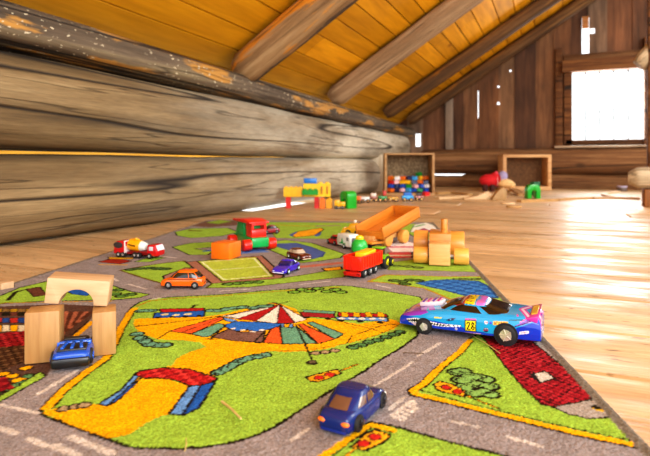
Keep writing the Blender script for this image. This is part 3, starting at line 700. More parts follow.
def shark_paint(V):
    p = Paint(np.array([(v[0], v[2]) for v in V])+rng.normal(0, .00012, (len(V), 2)), TU); S = lambda a: [SC(q) for q in a]
    Z = V[:, 2]; X = V[:, 0]
    p.C[(Z < .0105)] = lin(DB)
    p.poly(DB, S([(390, 312), (404, 316), (418, 318.5), (440, 322), (462, 327), (474, 333), (470, 345), (390, 345)]))
    p.C[X > L_*.44] = lin(DB)
    p.poly(PU, S([(397, 316), (404, 310.5), (418, 309), (428, 313), (420, 315.5), (410, 316.5)]))
    # mouth
    up = [(406, 319.5), (414, 318.3), (424, 319.5), (432, 322), (444, 324), (461, 325.6)]; dn = [(461, 326.6), (446, 327), (434, 325.6), (424, 323.6), (414, 322.8), (408, 322.5)]
    p.poly('#101018', S(up+dn))
    for A, s in ((up, 1.7), (dn, -1.4)):
        A = smooth_pts(A, 4, False)
        for a, b in zip(A, A[1:]): p.poly('#f2f2ee', S([a, b, ((a[0]+b[0])/2, (a[1]+b[1])/2+s)]))
    p.poly('#e2c8d8', S([(410, 322.8), (420, 323.3), (432, 327), (416, 327.5)]))
    # eye, small badges
    p.poly('#14204a', S([(446, 320.2), (450, 318.3), (456, 318.2), (453, 320.4), (449, 321.3)])); p.disc('#58b4e8', SC((450.5, 319.6)), .0007)
    p.poly('#c8c020', S([(434, 316.8), (442, 317.6), (441.5, 318.8), (434, 318.2)]))
    p.stroke('#14306a', .001, S([(468, 333.5), (483, 335.5)]))
    for q, c_, r in (((456, 329), '#c8c8e0', .0016), ((485.8, 330), '#16184a', .0026), ((486, 322.6), '#e4e4f4', .0018), ((490.5, 323), '#3a3ad0', .0014)): p.disc(c_, SC(q), r)
    p.stroke('#c04070', .0007, S([(483.5, 330.4), (488, 330.2)])); p.stroke('#d0d0e8', .0006, S([(484, 328.9), (487.6, 328.9)])); p.stroke('#d04040', .0008, S([(485, 322.6), (487.4, 322.7)])); p.stroke('#7a2050', .0006, S([(454.8, 329), (457.3, 329.2)]))
    # number plate
    p.poly('#c050a0', S([(465, 318.4), (476, 319), (476, 320.6), (465, 320)])); p.poly('#101010', S([(464.6, 319.8), (476.3, 320.4), (476.3, 332.2), (464.6, 331.2)])); p.poly('#e8d820', S([(465.6, 320.8), (475.3, 321.3), (475.3, 331.2), (465.6, 330.3)]))
    p.stroke('#0c0c0c', .0012, S([(466.8, 323.6), (467.8, 322.4), (469.4, 322.7), (469.5, 324.6), (467, 329.2), (470, 329.5)]))
    p.stroke('#0c0c0c', .0012, S([(472.5, 326), (471.5, 324.4), (472.6, 322.9), (474, 324.3), (472.6, 326), (471.3, 328), (472.8, 329.8), (474.4, 328.2), (472.5, 326)]))
    p.stroke('#e0a0c8', .0009, S([(465, 333), (480, 334.3)]))
    # lettering patch on the rear wing
    p.poly('#e8c020', S([(493, 321.2), (508, 322), (508, 325.8), (493, 325)]))
    for k, ch in enumerate((((0, 0), (.25, 1), (.5, .3), (.75, 1), (1, 0)), ((0, 0), (.5, .5), (1, 0), (.5, .5), (.5, 1)), ((0, 1), (0, 0), (1, 1), (1, 0)), ((0, 1), (0, 0), (1, 1), (1, 0)))):
        p.stroke('#c83a18', .00075, S([(494+k*3.5+a*2.4, 322+k*.2+b*2.4) for a, b in ch]))
    p.stroke('#1c5a6a', .0010, S([(509, 320.8), (522, 321)]))
    # purple flames running to the tail
    p.poly(PU, S([(512, 327.5), (524, 322.5), (534, 318), (545, 312), (547, 318), (534, 322.5), (522, 326)])); p.stroke('#16184a', .0009, S([(513, 327.6), (524, 324.5), (534, 321), (546, 316.5)])); p.poly(DB, S([(513, 329.5), (534, 323.4), (548, 319), (548, 340), (512, 340)]))
    p.stroke('#e05ab0', .0012, S([(520, 323), (530, 318.6)]))
    p.poly('#e4e0ea', S([(519, 332.2), (528.5, 331.6), (528.5, 334.2), (519, 335)])); p.stroke('#c84060', .0006, S([(520.5, 333.5), (527, 332.9)]))
    # tops
    top = (np.abs(V[:, 1]) < W_*.40) & (Z > H_*.28)
    hood = top & (X > L_*.18) & (X < L_*.46); a_ = np.sin(X*420+np.abs(V[:, 1])*160)
    p.C[hood & (a_ > .1)] = lin(PU); p.C[hood & (np.abs(V[:, 1]) < .008) & (a_ > .55) & (X < L_*.4)] = lin('#c83a50')
    trunk = top & (X < -L_*.34) & (Z > H_*.5); p.C[trunk & (a_ > -.2)] = lin(MG); p.C[trunk & (a_ > .75)] = lin('#e0c8dc')
    return p.C
rs = cs.rings(330, 150); V = np.array(rs).reshape(-1, 3); n = len(rs[0]); k = len(rs)
ii = np.arange(n*k).reshape(k, n); jj = np.roll(ii, -1, 1); quads = np.stack([ii[:-1], jj[:-1], jj[1:], ii[1:]], 2).reshape(-1, 4)[:, ::-1]
m_shark = vcol_mat('glossy_printed_shell', .18, .7)
me = grid_mesh('body', V, quads, shark_paint(V)); me.materials.append(m_shark); o = bpy.data.objects.new('body', me); col.objects.link(o); o.parent = root
for r_, nm in ((rs[0], 'tail_panel'), (rs[-1], 'nose_panel')):
    m = MB(); m.loft([r_, [((r_[0][0]), y*.02, z*.02+.98*.016) for x, y, z in r_]], True); m.build(nm, plastic(DB, .2, .6), root)
rs = cs.cabrings(60, 160); V = np.array(rs).reshape(-1, 3); n = len(rs[0]); k = len(rs); ii = np.arange(n*k).reshape(k, n); jj = np.roll(ii, -1, 1); quads = np.stack([ii[:-1], jj[:-1], jj[1:], ii[1:]], 2).reshape(-1, 4)
p = Paint(np.array([(v[0], v[1]) for v in V]), TU); zt = V[:, 2] > H_*.935
for a0, a1, c_ in ((.02, .045, '#b02a40'), (-.045, .02, '#e8c820'), (-.12, -.06, '#d06ac0'), (-.15, -.125, '#f0e0f0')): p.C[zt & (V[:, 0] > a0*L_) & (V[:, 0] < a1*L_)] = lin(c_)
p.C[zt & (V[:, 0] > -.04*L_) & (V[:, 0] < .015*L_) & (np.sin(V[:, 1]*900) > .2) & (np.sin(V[:, 0]*1500) > -.3)] = lin('#38321a')
p.C[(V[:, 2] < H_*.93) & (V[:, 0] > .02*L_) & (V[:, 2] > H_*.86)] = lin('#7a1a2a')
me = grid_mesh('cabin', V, quads, p.C); me.materials.append(m_shark); o = bpy.data.objects.new('cabin', me); col.objects.link(o); o.parent = root
gl_s = plastic('#161012', .10, .3)
m = MB(); m.patch(cs.screen(1, .08, .92, .84), 14, 8); m.build('windshield', gl_s, root)
m = MB(); m.patch(cs.screen(-1, .16, .96, .90), 14, 8); m.build('rear_window', gl_s, root)
for sg in (1, -1):
    m = MB(); m.patch(cs.side(sg, -.14, .72, .22, .86), 12, 6); m.build('side_window', gl_s, root)
    m = MB(); m.patch(cs.side(sg, -.90, -.34, .22, .90), 12, 6); m.build('rear_side_window', gl_s, root)
fx = wb_/2+.002
for sg in (1, -1):
    wheel(root, fx, sg*(W_/2+.0008), .0080, .012, '#d4d0c8', .66); wheel(root, fx-wb_, sg*(W_/2+.0012), .0110, .016, '#d8d0c0', .68)
    for x, r in ((fx, .0094), (fx-wb_, .0124)):
        m = MB(); m.cyl((x, sg*(W_/2-.006), r-.001), (x, sg*(W_/2+.0003), r-.001), r, seg=32); m.build('wheel_arch', plastic('#12141c', .7), root)
m = MB(); m.prism([(-L_*.475, .0262), (-L_*.41, .0285), (-L_*.40, .0300), (-L_*.485, .0340)], -W_*.43, W_*.43, .0008); m.build('spoiler', plastic(MG, .2, .6), root)
m = MB(); m.box((-L_*.452, 0, .0325), (.006, W_*.5, .0030), Matrix.Rotation(R(14), 4, 'Y')); m.build('spoiler_mark', plastic('#c8a038', .4), root)
m = MB(); m.box((L_*.29, 0, .0285), (.028, .018, .0058), Matrix.Rotation(R(9), 4, 'Y'), bev=.0018); o = m.build('hood_scoop', plastic('#d8ccd0', .3, .4), root)
for k in range(4): m = MB(); m.box((L_*.29+(k-1.5)*.006, 0, .0316-(k-1.5)*.001), (.0024, .0165, .0014), Matrix.Rotation(R(9), 4, 'Y')); m.build('scoop_stripe', plastic(['#c8308a', '#6a2aa0'][k % 2], .3, .4), o)

# ---- blue rounded saloon in the front of the rug
cs = CarShape(.070, .031, .0245, [(-.5, .44), (-.47, .55), (-.40, .62), (-.2, .64), (.1, .62), (.28, .58), (.40, .50), (.48, .38), (.5, .32)], dict(bf=.26, rf=.08, rr=-.18, br=-.46, wb=.95, wr=.74, z0=.52), zb=.08, plan=.26, planp=3)
cs.N = 3.0
loc, rz = place((386, 405.5), (361, 431.5), .0155)
loc = (loc[0]-.003*math.cos(rz), loc[1]-.003*math.sin(rz), loc[2])
make_car('toy_car', 'dark blue rounded toy car with orange tail lights and a brown rear window', 'toy car', cs, plastic('#042468', .2, .35), ((.31, .0062), (-.31, .0062)), loc, rz,
         glass=plastic('#6a4a3a', .1, .6), tail='#f07a20', hubc='#2a2a30', bumper='#0f2a80', sides=((-.66, -.12), (.0, .66)), st=(.30, .80), lsz=1.25, rear=(.28, .80, .54))
# ---- orange hatchback
cs = CarShape(.066, .028, .0285, [(-.5, .50), (-.46, .58), (-.3, .60), (.1, .59), (.28, .57), (.40, .52), (.47, .44), (.5, .36)], dict(bf=.30, rf=.10, rr=-.30, br=-.47, wb=.95, wr=.72, z0=.55), zb=.13, plan=.2, planp=5)
loc, rz = place((167, 289), (194.5, 289.3), .014)
root = make_car('toy_car', 'bright orange small hatchback toy car on the grey printed road', 'toy car', cs, plastic('#f0660e', .2, .7), ((.30, .0058), (-.33, .0058)), loc, rz, sides=((-.80, -.30), (-.24, .80)), hubc='#b0b0b0', bumper='#d8580c', st=(.12, .84))
for sg in (1, -1):
    m = MB(); m.patch(lambda u, v, sg=sg: ((-.36+.68*u)*.066, sg*.01415, .0148+.0009*v), 6, 1); m.build('side_stripe', plastic('#2a1a14', .4), root)
# ---- blue racer under the arch : low wedge seen from behind
rz = PSI+R(108)
c0 = Vector(G(70.5, 369.5, RZ)); loc = (c0.x+math.cos(rz)*.033, c0.y+math.sin(rz)*.033, RZ)
root = thing('toy_car', 'bright blue open racer with black ribbed engine deck parked between two upright wooden blocks', 'toy car', loc, rz)
cs = CarShape(.068, .035, .020, [(-.5, .66), (-.44, .78), (-.2, .82), (.05, .76), (.25, .62), (.42, .44), (.5, .3)], dict(bf=.1, rf=.0, rr=-.1, br=-.2, wb=.5, wr=.4, z0=.6), zb=.14, plan=.14)
m = MB(); m.loft(cs.rings(40)); m.build('body', plastic('#044bb0', .25, .2), root, sharp=50)
bl = plastic('#141416', .35, .3)
m = MB(); m.box((-.0335, 0, .0068), (.006, .033, .0088), bev=.002); m.build('rear_bumper', bl, root)
m = MB(); m.box((-.019, 0, .0165), (.019, .026, .0030), Matrix.Rotation(R(-2), 4, 'Y'), bev=.001); m.build('engine_deck', bl, root)
for k in range(3):
    m = MB(); m.box((-.018, (k-1)*.0075, .0178), (.017, .0032, .0034), Matrix.Rotation(R(-3), 4, 'Y') @ Matrix.Rotation(R((1-k)*8), 4, 'Z'), bev=.0008); m.build('rib', plastic('#0a58c0', .25, .2), root)
m = MB(); m.box((-.006, 0, .0168), (.007, .031, .0042), bev=.0012); m.build('cross_bar', plastic('#1462d8', .2, .6), root)
m = MB(); m.box((.004, 0, .0155), (.016, .024, .0062), bev=.0024); m.build('cockpit', bl, root)
m = MB(); m.box((.0, 0, .0195), (.006, .020, .0020), bev=.0008); m.build('roll_bar', plastic('#2a2220', .4), root)
for x, r in ((.021, .0066), (-.021, .0075)):
    for sg in (1, -1): wheel(root, x, sg*.0182, r, .006, '#3a6ad0')
# ---- purple car and maroon car
cs = CarShape(.064, .030, .022, [(-.5, .5), (-.44, .62), (-.1, .63), (.15, .60), (.35, .52), (.46, .42), (.5, .34)], dict(bf=.22, rf=.02, rr=-.2, br=-.4, wb=.93, wr=.7, z0=.56), zb=.12)
p0 = Vector(G(275.5, 276.0, RZ)); p1 = Vector(G(296.5, 267.5, RZ)); rz = math.atan2(*(p0-p1).yx); c_ = (p0+p1)/2
root = make_car('toy_car', 'violet toy car with white trim facing down towards the football pitch', 'toy car', cs, plastic('#3a22b0', .2, .7), ((.31, .0052), (-.31, .0052)), (c_.x, c_.y, RZ), rz, glass=plastic('#1c1a5a', .1, .5), bumper='#dcd8ec', hubc='#d8f0e8', st=(.12, .88))
cs2 = CarShape(.058, .026, .022, [(-.5, .52), (-.46, .58), (-.1, .6), (.2, .58), (.4, .54), (.48, .46), (.5, .4)], dict(bf=.22, rf=.05, rr=-.30, br=-.46, wb=.93, wr=.72, z0=.56), zb=.13, plan=.12)
p0 = Vector(G(305, 261.5, RZ)); p1 = Vector(G(287, 257, RZ)); rz = math.atan2(*(p0-p1).yx); c_ = (p0+p1)/2+Vector((.004, .006))
root = make_car('toy_car', 'dark maroon toy car with pale windows and headlights beside the blue printed pond', 'toy car', cs2, plastic('#5a1a16', .25, .6), ((.31, .0056), (-.31, .0056)), (c_.x, c_.y, RZ), rz, glass=plastic('#b8a894', .15, .4), bumper='#d8c8a8', hubc='#d8d8c8')
# ---- dark red car half hidden, little red car, caravan
cs3 = CarShape(.052, .026, .024, [(-.5, .5), (-.4, .6), (.2, .58), (.44, .5), (.5, .4)], dict(bf=.25, rf=.06, rr=-.25, br=-.42, wb=.93, wr=.72, z0=.56), zb=.13)
x, y = G(270, 233.5, RZ); make_car('toy_car', 'dark crimson toy car half hidden behind the green and red wooden engine', 'toy car', cs3, plastic('#8c1c2c', .25, .6), ((.31, .0058), (-.31, .0058)), (x, y, RZ), PSI+R(-150), hubc='#a0a0a0')
p0, p1 = Vector(G(325, 243.5, RZ)), Vector(G(338, 247.0, RZ)); rz = math.atan2(*(p0-p1).yx); c_ = (p0+p1)/2+Vector((.004, .018))
make_car('toy_car', 'small red toy car hitched in front of the white caravan', 'toy car', cs3, plastic('#b4161c', .25, .6), ((.31, .0058), (-.31, .0058)), (c_.x, c_.y, RZ), rz, hubc='#a0a0a0', bumper='#3a0c0c')
p0 = Vector(G(338, 247.3, RZ)); p1 = Vector(G(351, 250.5, RZ)); c_ = (p0+p1)/2+Vector((.004, .014)); rzc = math.atan2(*(p0-p1).yx)
root = thing('caravan', 'white toy caravan with a green triangle on its side', 'caravan', (c_.x, c_.y, RZ), rzc)
m = MB(); m.prism([(-.027, .006), (.025, .006), (.029, .018), (.024, .033), (-.022, .034), (-.028, .028)], -.014, .014, .002); m.build('body', plastic('#eeeeea', .3, .4), root)
for sg in (1, -1):
    m = MB(); m.prism([(-.001, .012), (.010, .012), (.0045, .025)], sg*.0141, sg*.0145); m.prism([(-.010, .011), (.016, .011), (.016, .013), (-.010, .013)], sg*.0141, sg*.0144); m.build('green_mark', plastic('#1c9a4a', .4), root)
    m = MB(); m.box((-.018, sg*.0142, .0235), (.009, .0006, .008), bev=.0002); m.build('side_window', glassy('#8a8a90'), root)
    wheel(root, -.003, sg*.0146, .0062, .005, '#e0e0e0')
m = MB(); m.box((-.0278, 0, .022), (.0012, .018, .010), bev=.0004); m.build('rear_window', glassy('#77777e'), root)
m = MB(); m.cyl((.027, 0, .0085), (.040, 0, .0085), .0015, seg=10); m.build('tow_bar', plastic('#8a8a8a', .4), root)
# ---- red tipper trailer, tractor, load
pF, pR = Vector(G(378, 272.4, RZ)), Vector(G(364.4, 278.0, RZ)); d = (pF-pR).normalized(); rz = math.atan2(d.y, d.x); nrm = Vector((-d.y, d.x))
if nrm.dot(pF) < 0 or nrm.x > 0: nrm = Vector((-d.y, d.x))
TL, TW = .088, .034
c_ = (pF+pR)/2+nrm*(TW/2)+d*.004
root = thing('tipper_trailer', 'red toy tipper trailer on three axles carrying a yellow block', 'toy trailer', (c_.x, c_.y, RZ), rz)
red = plastic('#e0240e', .28, .4)
m = MB(); z0, z1 = .0135, .0375; th = .0014
for sg in (1, -1): m.prism([(-TL/2+.003, z0), (TL/2-.002, z0), (TL/2, z1), (-TL/2, z1)], sg*TW/2-sg*th, sg*TW/2)
m.box((0, 0, z0+.0008), (TL-.004, TW-.002, .0016)); m.box((TL/2-.0012, 0, (z0+z1)/2), (.0015, TW-.001, z1-z0))
for sg in (1, -1):
    m.box((0, sg*(TW/2+.0004), z1-.0012), (TL, .0016, .0022), bev=.0004); m.box((0, sg*(TW/2+.0004), z0+.002), (TL-.008, .0014, .0016), bev=.0003)
    for k in range(9): m.box((-TL*.44+k*TL*.11, sg*(TW/2+.0004), (z0+z1)/2), (.0022, .0012, z1-z0-.002))
m.build('tipping_body', red, root)
m = MB(); m.box((-TL/2+.001, 0, (z0+z1)/2), (.0018, TW+.0006, z1-z0), bev=.0004)
for y in (-.011, 0, .011): m.box((-TL/2-.0002, y, (z0+z1)/2-.001), (.0012, .0018, z1-z0-.004))
m.build('tailgate', red, root)
m = MB(); m.box((0, 0, .0105), (TL*.9, .014, .005)); m.box((-TL*.49, 0, .0075), (.006, TW*.9, .007), bev=.0008); m.build('chassis', plastic('#c41c0c', .35), root)
for y in (-.013, .013):
    m = MB(); m.box((-TL*.49-.0032, y, .0080), (.0012, .006, .003)); m.build('tail_light', plastic('#8c1010', .3), root)
sp = max(.0165, min(.021, (pF-pR).length/2))
for k in range(3):
    for sg in (1, -1): wheel(root, -.004+(k-1)*sp-.004, sg*(TW/2+.0008), .0078, .009, '#b8b8b8', .5)
bx = thing('toy_block', 'yellow toy block lying in the red tipper trailer', 'toy block', (c_.x+d.x*.008, c_.y+d.y*.008, RZ+.0155), rz+R(6))
m = MB(); m.box((0, 0, .0125), (.056, .020, .025), bev=.002); m.build('block_body', plastic('#f4c416', .35), bx)
t_ = c_+d*(TL/2+.030)
root = thing('toy_tractor', 'lime green toy tractor with black tyres pulling the red trailer', 'toy tractor', (t_.x, t_.y, RZ), rz); gm = plastic('#7ab81c', .3, .4)
m = MB(); m.box((.012, 0, .0155), (.030, .012, .012), bev=.003); m.box((-.010, 0, .011), (.020, .012, .008), bev=.001); m.build('hood', gm, root)
m = MB(); m.box((-.010, 0, .0385), (.019, .021, .003), bev=.001); m.build('cab_roof', gm, root)
m = MB(); m.box((-.010, 0, .026), (.017, .018, .023), bev=.002); m.build('cab', glassy('#20261c'), root)
for sg in (1, -1):
    wheel(root, -.013, sg*.0185, .0125, .010, '#c8c020', .55); wheel(root, .019, sg*.015, .0082, .008, '#c8c020', .55)
    m = MB(); m.prism([(-.026, .020), (-.020, .0265), (-.008, .0265), (-.001, .020), (-.004, .0225), (-.010, .0245), (-.018, .0245), (-.023, .0215)], sg*.0095, sg*.019); m.build('fender', gm, root)
# ---- green dome with yellow cap
x, y = G(358, 252.5, RZ); root = thing('toy_figure', 'round green dome shaped toy with a yellow cap behind the red trailer', 'toy', (x, y+.01, RZ), PSI)
m = MB(); m.loft([[(r*math.cos(a), r*math.sin(a)*.9, z) for a in np.linspace(0, 2*math.pi, 24, endpoint=False)] for r, z in ((.015, 0), (.018, .003), (.0185, .012), (.017, .020), (.0125, .026), (.008, .029))]); m.build('body', plastic('#22b040', .3, .4), root)
m = MB(); m.loft([[(r*math.cos(a), r*math.sin(a)*.9, z) for a in np.linspace(0, 2*math.pi, 20, endpoint=False)] for r, z in ((.009, .028), (.0095, .030), (.0085, .0345), (.004, .037))]); m.build('cap', plastic('#f2d020', .3, .4), root)
# ---- small yellow digger
x, y = G(352, 236, RZ); root = thing('toy_digger', 'small yellow toy digger with a white lamp beside the tilted orange tray', 'toy digger', (x, y+.012, RZ), PSI+R(165)); ym = plastic('#f0b010', .3, .3)
m = MB(); m.prism([(-.022, .008), (.020, .008), (.024, .020), (.012, .024), (.008, .033), (-.012, .034), (-.02, .026)], -.013, .013, .0025); m.build('body', ym, root)
m = MB(); m.prism([(.018, .006), (.032, .004), (.034, .008), (.026, .022), (.021, .022)], -.015, .015, .001); m.build('bucket', ym, root)
m = MB(); m.ball((-.004, 0, .0385), .0045); m.build('lamp', plastic('#f0ece0', .3), root)
for xx in (.013, -.013):
    for sg in (1, -1): wheel(root, xx, sg*.0145, .0085, .007, '#e0a010')
# ---- articulated lorry at the wall side
pF, pR = Vector(G(147.5, 259.0, RZ)), Vector(G(116, 257.0, RZ)); rz = math.atan2(*(pF-pR).yx); c_ = (pF+pR)/2; n_ = Vector((-math.sin(rz), math.cos(rz))); c_ = c_+n_*.014+Vector((math.cos(rz), math.sin(rz)))*.010
LL = (pF-pR).length
root = thing('toy_truck', 'red and yellow toy mixer truck with red cab near the log wall', 'toy truck', (c_.x, c_.y, RZ), rz); rm = plastic('#c4121a', .25, .5)
m = MB(); m.prism([(.026, .006), (.051, .006), (.0515, .016), (.046, .029), (.028, .029)], -.014, .014, .002); m.build('cab', rm, root)
m = MB(); m.patch(lambda u, v: (.0522-.0052*v, (u*2-1)*.0115, .0175+.0105*v), 4, 4); m.build('windshield', glassy('#d8dce4'), root)
for sg in (1, -1):
    m = MB(); m.box((.037, sg*.0141, .0215), (.010, .0006, .008), bev=.0002); m.build('side_window', glassy('#c8ccd4'), root)
m = MB(); m.box((-.006, 0, .009), (.080, .014, .005)); m.box((.006, 0, .0125), (.045, .022, .003)); m.build('chassis', plastic('#8c1414', .4), root)
m = MB(); m.cyl((-.024, 0, .026), (.004, 0, .0235), .0125, .0115, seg=28, bev=.002); m.build('drum', plastic('#f0a812', .3, .3), root)
m = MB(); m.box((-.012, -.0122, .026), (.018, .0010, .0022), Matrix.Rotation(R(10), 4, 'Y')); m.build('drum_stripe', plastic('#3a2208', .4), root)
m = MB(); m.cyl((.004, 0, .0235), (.016, 0, .0225), .0112, .0075, seg=28, bev=.001); m.build('drum_end', plastic('#e0e6dc', .3, .3), root)
m = MB(); m.cyl((-.006, -.004, .036), (-.006, -.004, .041), .003, seg=12, bev=.001); m.box((-.010, 0, .037), (.016, .006, .003), bev=.001); m.build('hatch', plastic('#f0a812', .3, .3), root)
m = MB(); m.prism([(-.056, .007), (-.028, .007), (-.026, .034), (-.048, .034), (-.055, .024)], -.0145, .0145, .003); m.build('rear_body', rm, root)
m = MB(); m.box((-.0275, 0, .022), (.0014, .030, .026), bev=.0004); m.build('divider', plastic('#e8dcd8', .4), root)
for sg in (1, -1):
    m = MB(); m.prism([(-.052+.009+.0115*math.cos(a), .0255+.0065*math.sin(a)) for a in np.linspace(0, 2*math.pi, 20, endpoint=False)], sg*.0146, sg*.0152, .0001); m.build('dark_panel', plastic('#3a3434', .4), root)
for xx in (.035, .008, -.001, -.030, -.041):
    for sg in (1, -1): wheel(root, xx-.002, sg*.0145, .0062, .006, '#c8c4c0', .5)

# ================================================================== WOODEN BLOCKS
m_blk = wood('#a67a46', '#bc925c', .5, 2, 1.3); m_blk2 = wood('#c09a72', '#d4b48c', .55, 0, 1.3); m_ow = wood('#c8741a', '#dc8e2c', .45, 0, 1.2, .2); m_nat = wood('#d39a52', '#e6b878', .5, 0, 1.4)
def block(name, label, cat, px, py, size, rz, matl, z=RZ, bev=.0012, off=0):
    """px,py : ground point of the middle of the near lower edge"""
    x, y = G(px, py, z); fwd = Vector((-math.sin(rz), math.cos(rz)))
    o = MB().box((0, 0, size[2]/2), size, bev=bev).build(name, matl, None, (x+fwd.x*size[1]/2, y+fwd.y*size[1]/2, z), (0, 0, rz)); return tag(o, label, cat)
b1 = block('building_block', 'upright tan wooden block left of the blue racer', 'building block', 42, 363.2, (.031, .026, .0500), PSI+R(17), m_blk)
b2 = block('building_block', 'narrower upright tan wooden block beside the circus field edge', 'building block', 104.2, 355.6, (.0225, .032, .0440), PSI+R(22), m_blk)
# arch block
pl = Vector((*W(-.2869, .536), RZ+.0520)); pr = Vector((*W(-.2290, .5515), RZ+.0446)); wA = (pr-pl).length; rzA = math.atan2(pr.y-pl.y, pr.x-pl.x); tilt = math.atan2(pl.z-pr.z, (pr-pl).to_2d().length)
pts = [(0, 0), (.0135, 0)]; rA = (wA-.027)/2
pts += [(wA/2-rA*math.cos(a), rA*.94*math.sin(a)) for a in np.linspace(0, math.pi, 28)][1:-1]+[(wA-.0135, 0), (wA, 0), (wA, .0262), (0, .0262)]
m = MB(); m.prism(pts, 0, .034, .0007); ar = m.build('arch_block', m_blk2, None, pl, (0, tilt, rzA), sharp=30)
tag(ar, 'pale wooden arch block bridging the two upright blocks', 'building block')
# orange block
xo, yo = G(229, 260, RZ); aL = Vector(G(212, 258, RZ))-Vector((xo, yo)); aR = Vector(G(241, 256, RZ))-Vector((xo, yo)); rz = math.atan2(aR.y, aR.x)
w1, w2 = aR.length, min(aL.length, .042); c_ = Vector((xo, yo))+aR*.5+Vector((-math.sin(rz), math.cos(rz)))*w2/2
tag(MB().box((0, 0, .0165), (w1, w2, .033), bev=.001).build('toy_block', plastic('#ee7410', .4), None, (c_.x, c_.y, RZ), (0, 0, rz)), 'bright orange wooden block standing at the corner of the football pitch', 'toy block')
# pale block entering at the edge
block('building_block', 'pale wooden block lying on the floor at the rug edge by the log wall', 'building block', -4, 292.5, (.030, .02, .016), PSI+R(-32), m_blk2, 0)
# ---- wooden engine green and red : seen from behind, heading away
wl_, wr_ = Vector(G(246, 250.6, RZ)), Vector(G(272, 249, RZ)); c_ = (wl_+wr_)/2; axl = (wr_-wl_).normalized(); hd = Vector((-axl.y, axl.x)); trk = (wr_-wl_).length
rzE = math.atan2(hd.y, hd.x)+R(8); hd = Vector((math.cos(rzE), math.sin(rzE))); c_ = c_+hd*.050
root = thing('wooden_engine', 'chunky green wooden engine with red wheels, red cab and overhanging red roof', 'toy engine', (c_.x, c_.y, RZ), rzE); gE = plastic('#12a04c', .35, .2); rE = plastic('#e02414', .35, .2)
m = MB(); m.box((0, 0, .0175), (.118, .042, .021), bev=.002); m.build('chassis', gE, root)
m = MB(); m.prism([(.040, .028), (.056, .028), (.040, .058), (.000, .058), (.000, .028)], -.018, .018, .001); m.build('front_panel', gE, root)
m = MB(); m.box((-.032, 0, .037), (.036, .036, .018), bev=.0015)
for y in (-.0155, .0155): m.box((-.032, y, .051), (.036, .005, .012))
m.box((-.032, 0, .0575), (.036, .036, .004), bev=.001); m.build('cab', rE, root)
m = MB(); m.box((-.020, 0, .0505), (.010, .026, .010)); m.build('cab_window_block', gE, root)
m = MB(); m.prism([(-.052, .0595), (-.052, .064), (-.010, .068), (.055, .064), (.062, .0595)], -.024, .024, .0012); m.build('roof', rE, root)
for xx in (.045, -.050):
    for sg in (1, -1):
        m = MB(); m.cyl((xx, sg*(trk/2-.010), .0128), (xx, sg*(trk/2+.009), .0128), .0128, seg=32, bev=.002); m.build('wheel', rE, root)
    m = MB(); m.cyl((xx, -trk/2, .0128), (xx, trk/2, .0128), .004, seg=14); m.build('axle', gE, root)

# ---- wooden tractor (natural wood)
root_p = G(438, 266.2, RZ); d0 = F*(H-RZ)/(266.2-HY); x0 = (438-325)/F*d0
rzT = PSI-R(13); c_ = W(x0+.008, d0+.02)
root = thing('wooden_tractor', 'natural wood toy tractor with round wheels and an upright chimney peg', 'toy tractor', (c_[0], c_[1], RZ), rzT); m_dw = wood('#c07824', '#dc9a44', .45, 0, 1.4, .2)
m = MB(); m.box((-.0005, -.002, .0215), (.040, .036, .041), bev=.0015); m.build('hood', m_nat, root)
m = MB(); m.box((.0, .056, .0335), (.042, .080, .047), bev=.0015); m.build('body', m_dw, root)
m = MB(); m.cyl((.008, .045, .055), (.008, .045, .084), .0066, seg=20, bev=.0008); m.build('chimney', m_dw, root)
for sg, xw in ((-1, -.0365), (1, .0405)):
    m = MB(); m.cyl((xw-.0140, .004, .0163), (xw+.0140, .004, .0163), .0163, seg=36, bev=.0018); m.build('front_wheel', wood('#dc9a3c', '#eab25a', .45, 0, 1., .2), root)
    xx = -.0395 if sg < 0 else .034
    m = MB(); m.cyl((xx-.0148, .085, .0275), (xx+.0148, .085, .0275), .0275, seg=40, bev=.002); m.build('rear_wheel', wood('#d08c34', '#e4a650', .45, 0, 1., .2), root)
m = MB(); m.cyl((-.03, .004, .0163), (.036, .004, .0163), .0032, seg=12); m.build('axle', plastic('#c8c8c4', .3), root)
# ---- tipped orange wooden tray with its chassis
def P3(px, py, d): x, y = GD(px, d); return Vector((x, y, H+(HY-py)/F*d))
A_, B_ = P3(384, 240, 1.215), P3(420.5, 217.6, 1.345)
ax = (B_-A_); TLn = ax.length; ax.normalize(); side = Vector((0, 0, 1)).cross(ax).normalized(); upv = ax.cross(side)
Mt = Matrix((ax, side, upv)).transposed().to_4x4(); Mt.translation = A_
root = thing('wooden_dump_trailer', 'orange wooden dump trailer with its tray tipped up behind the wooden tractor', 'toy trailer', (A_.x, A_.y, RZ), 0)
Ml = Matrix.Translation((-A_.x, -A_.y, -RZ)) @ Mt
hT, wT, th = .030, .074, .005
m = MB()
for y in (0, wT): m.box((TLn/2, y+th/2, hT/2), (TLn, th, hT), bev=.0012)
m.box((TLn/2, wT/2, th/2), (TLn-.002, wT, th), bev=.001); m.box((TLn-th/2, wT/2, hT/2), (th, wT-.001, hT), bev=.001); m.box((th/2, wT/2, hT*.30), (th, wT-.001, hT*.6), bev=.001)
o = m.build('tray', m_ow, root); o.matrix_local = Ml
m = MB(); m.box((-.012, wT/2, -.004), (.05, wT*.75, .005), Matrix.Rotation(R(16), 4, 'Y'), bev=.001); o = m.build('tail_flap', wood('#d08420', '#e49a34', .45, 0, 1.2, .2), root); o.matrix_local = Ml
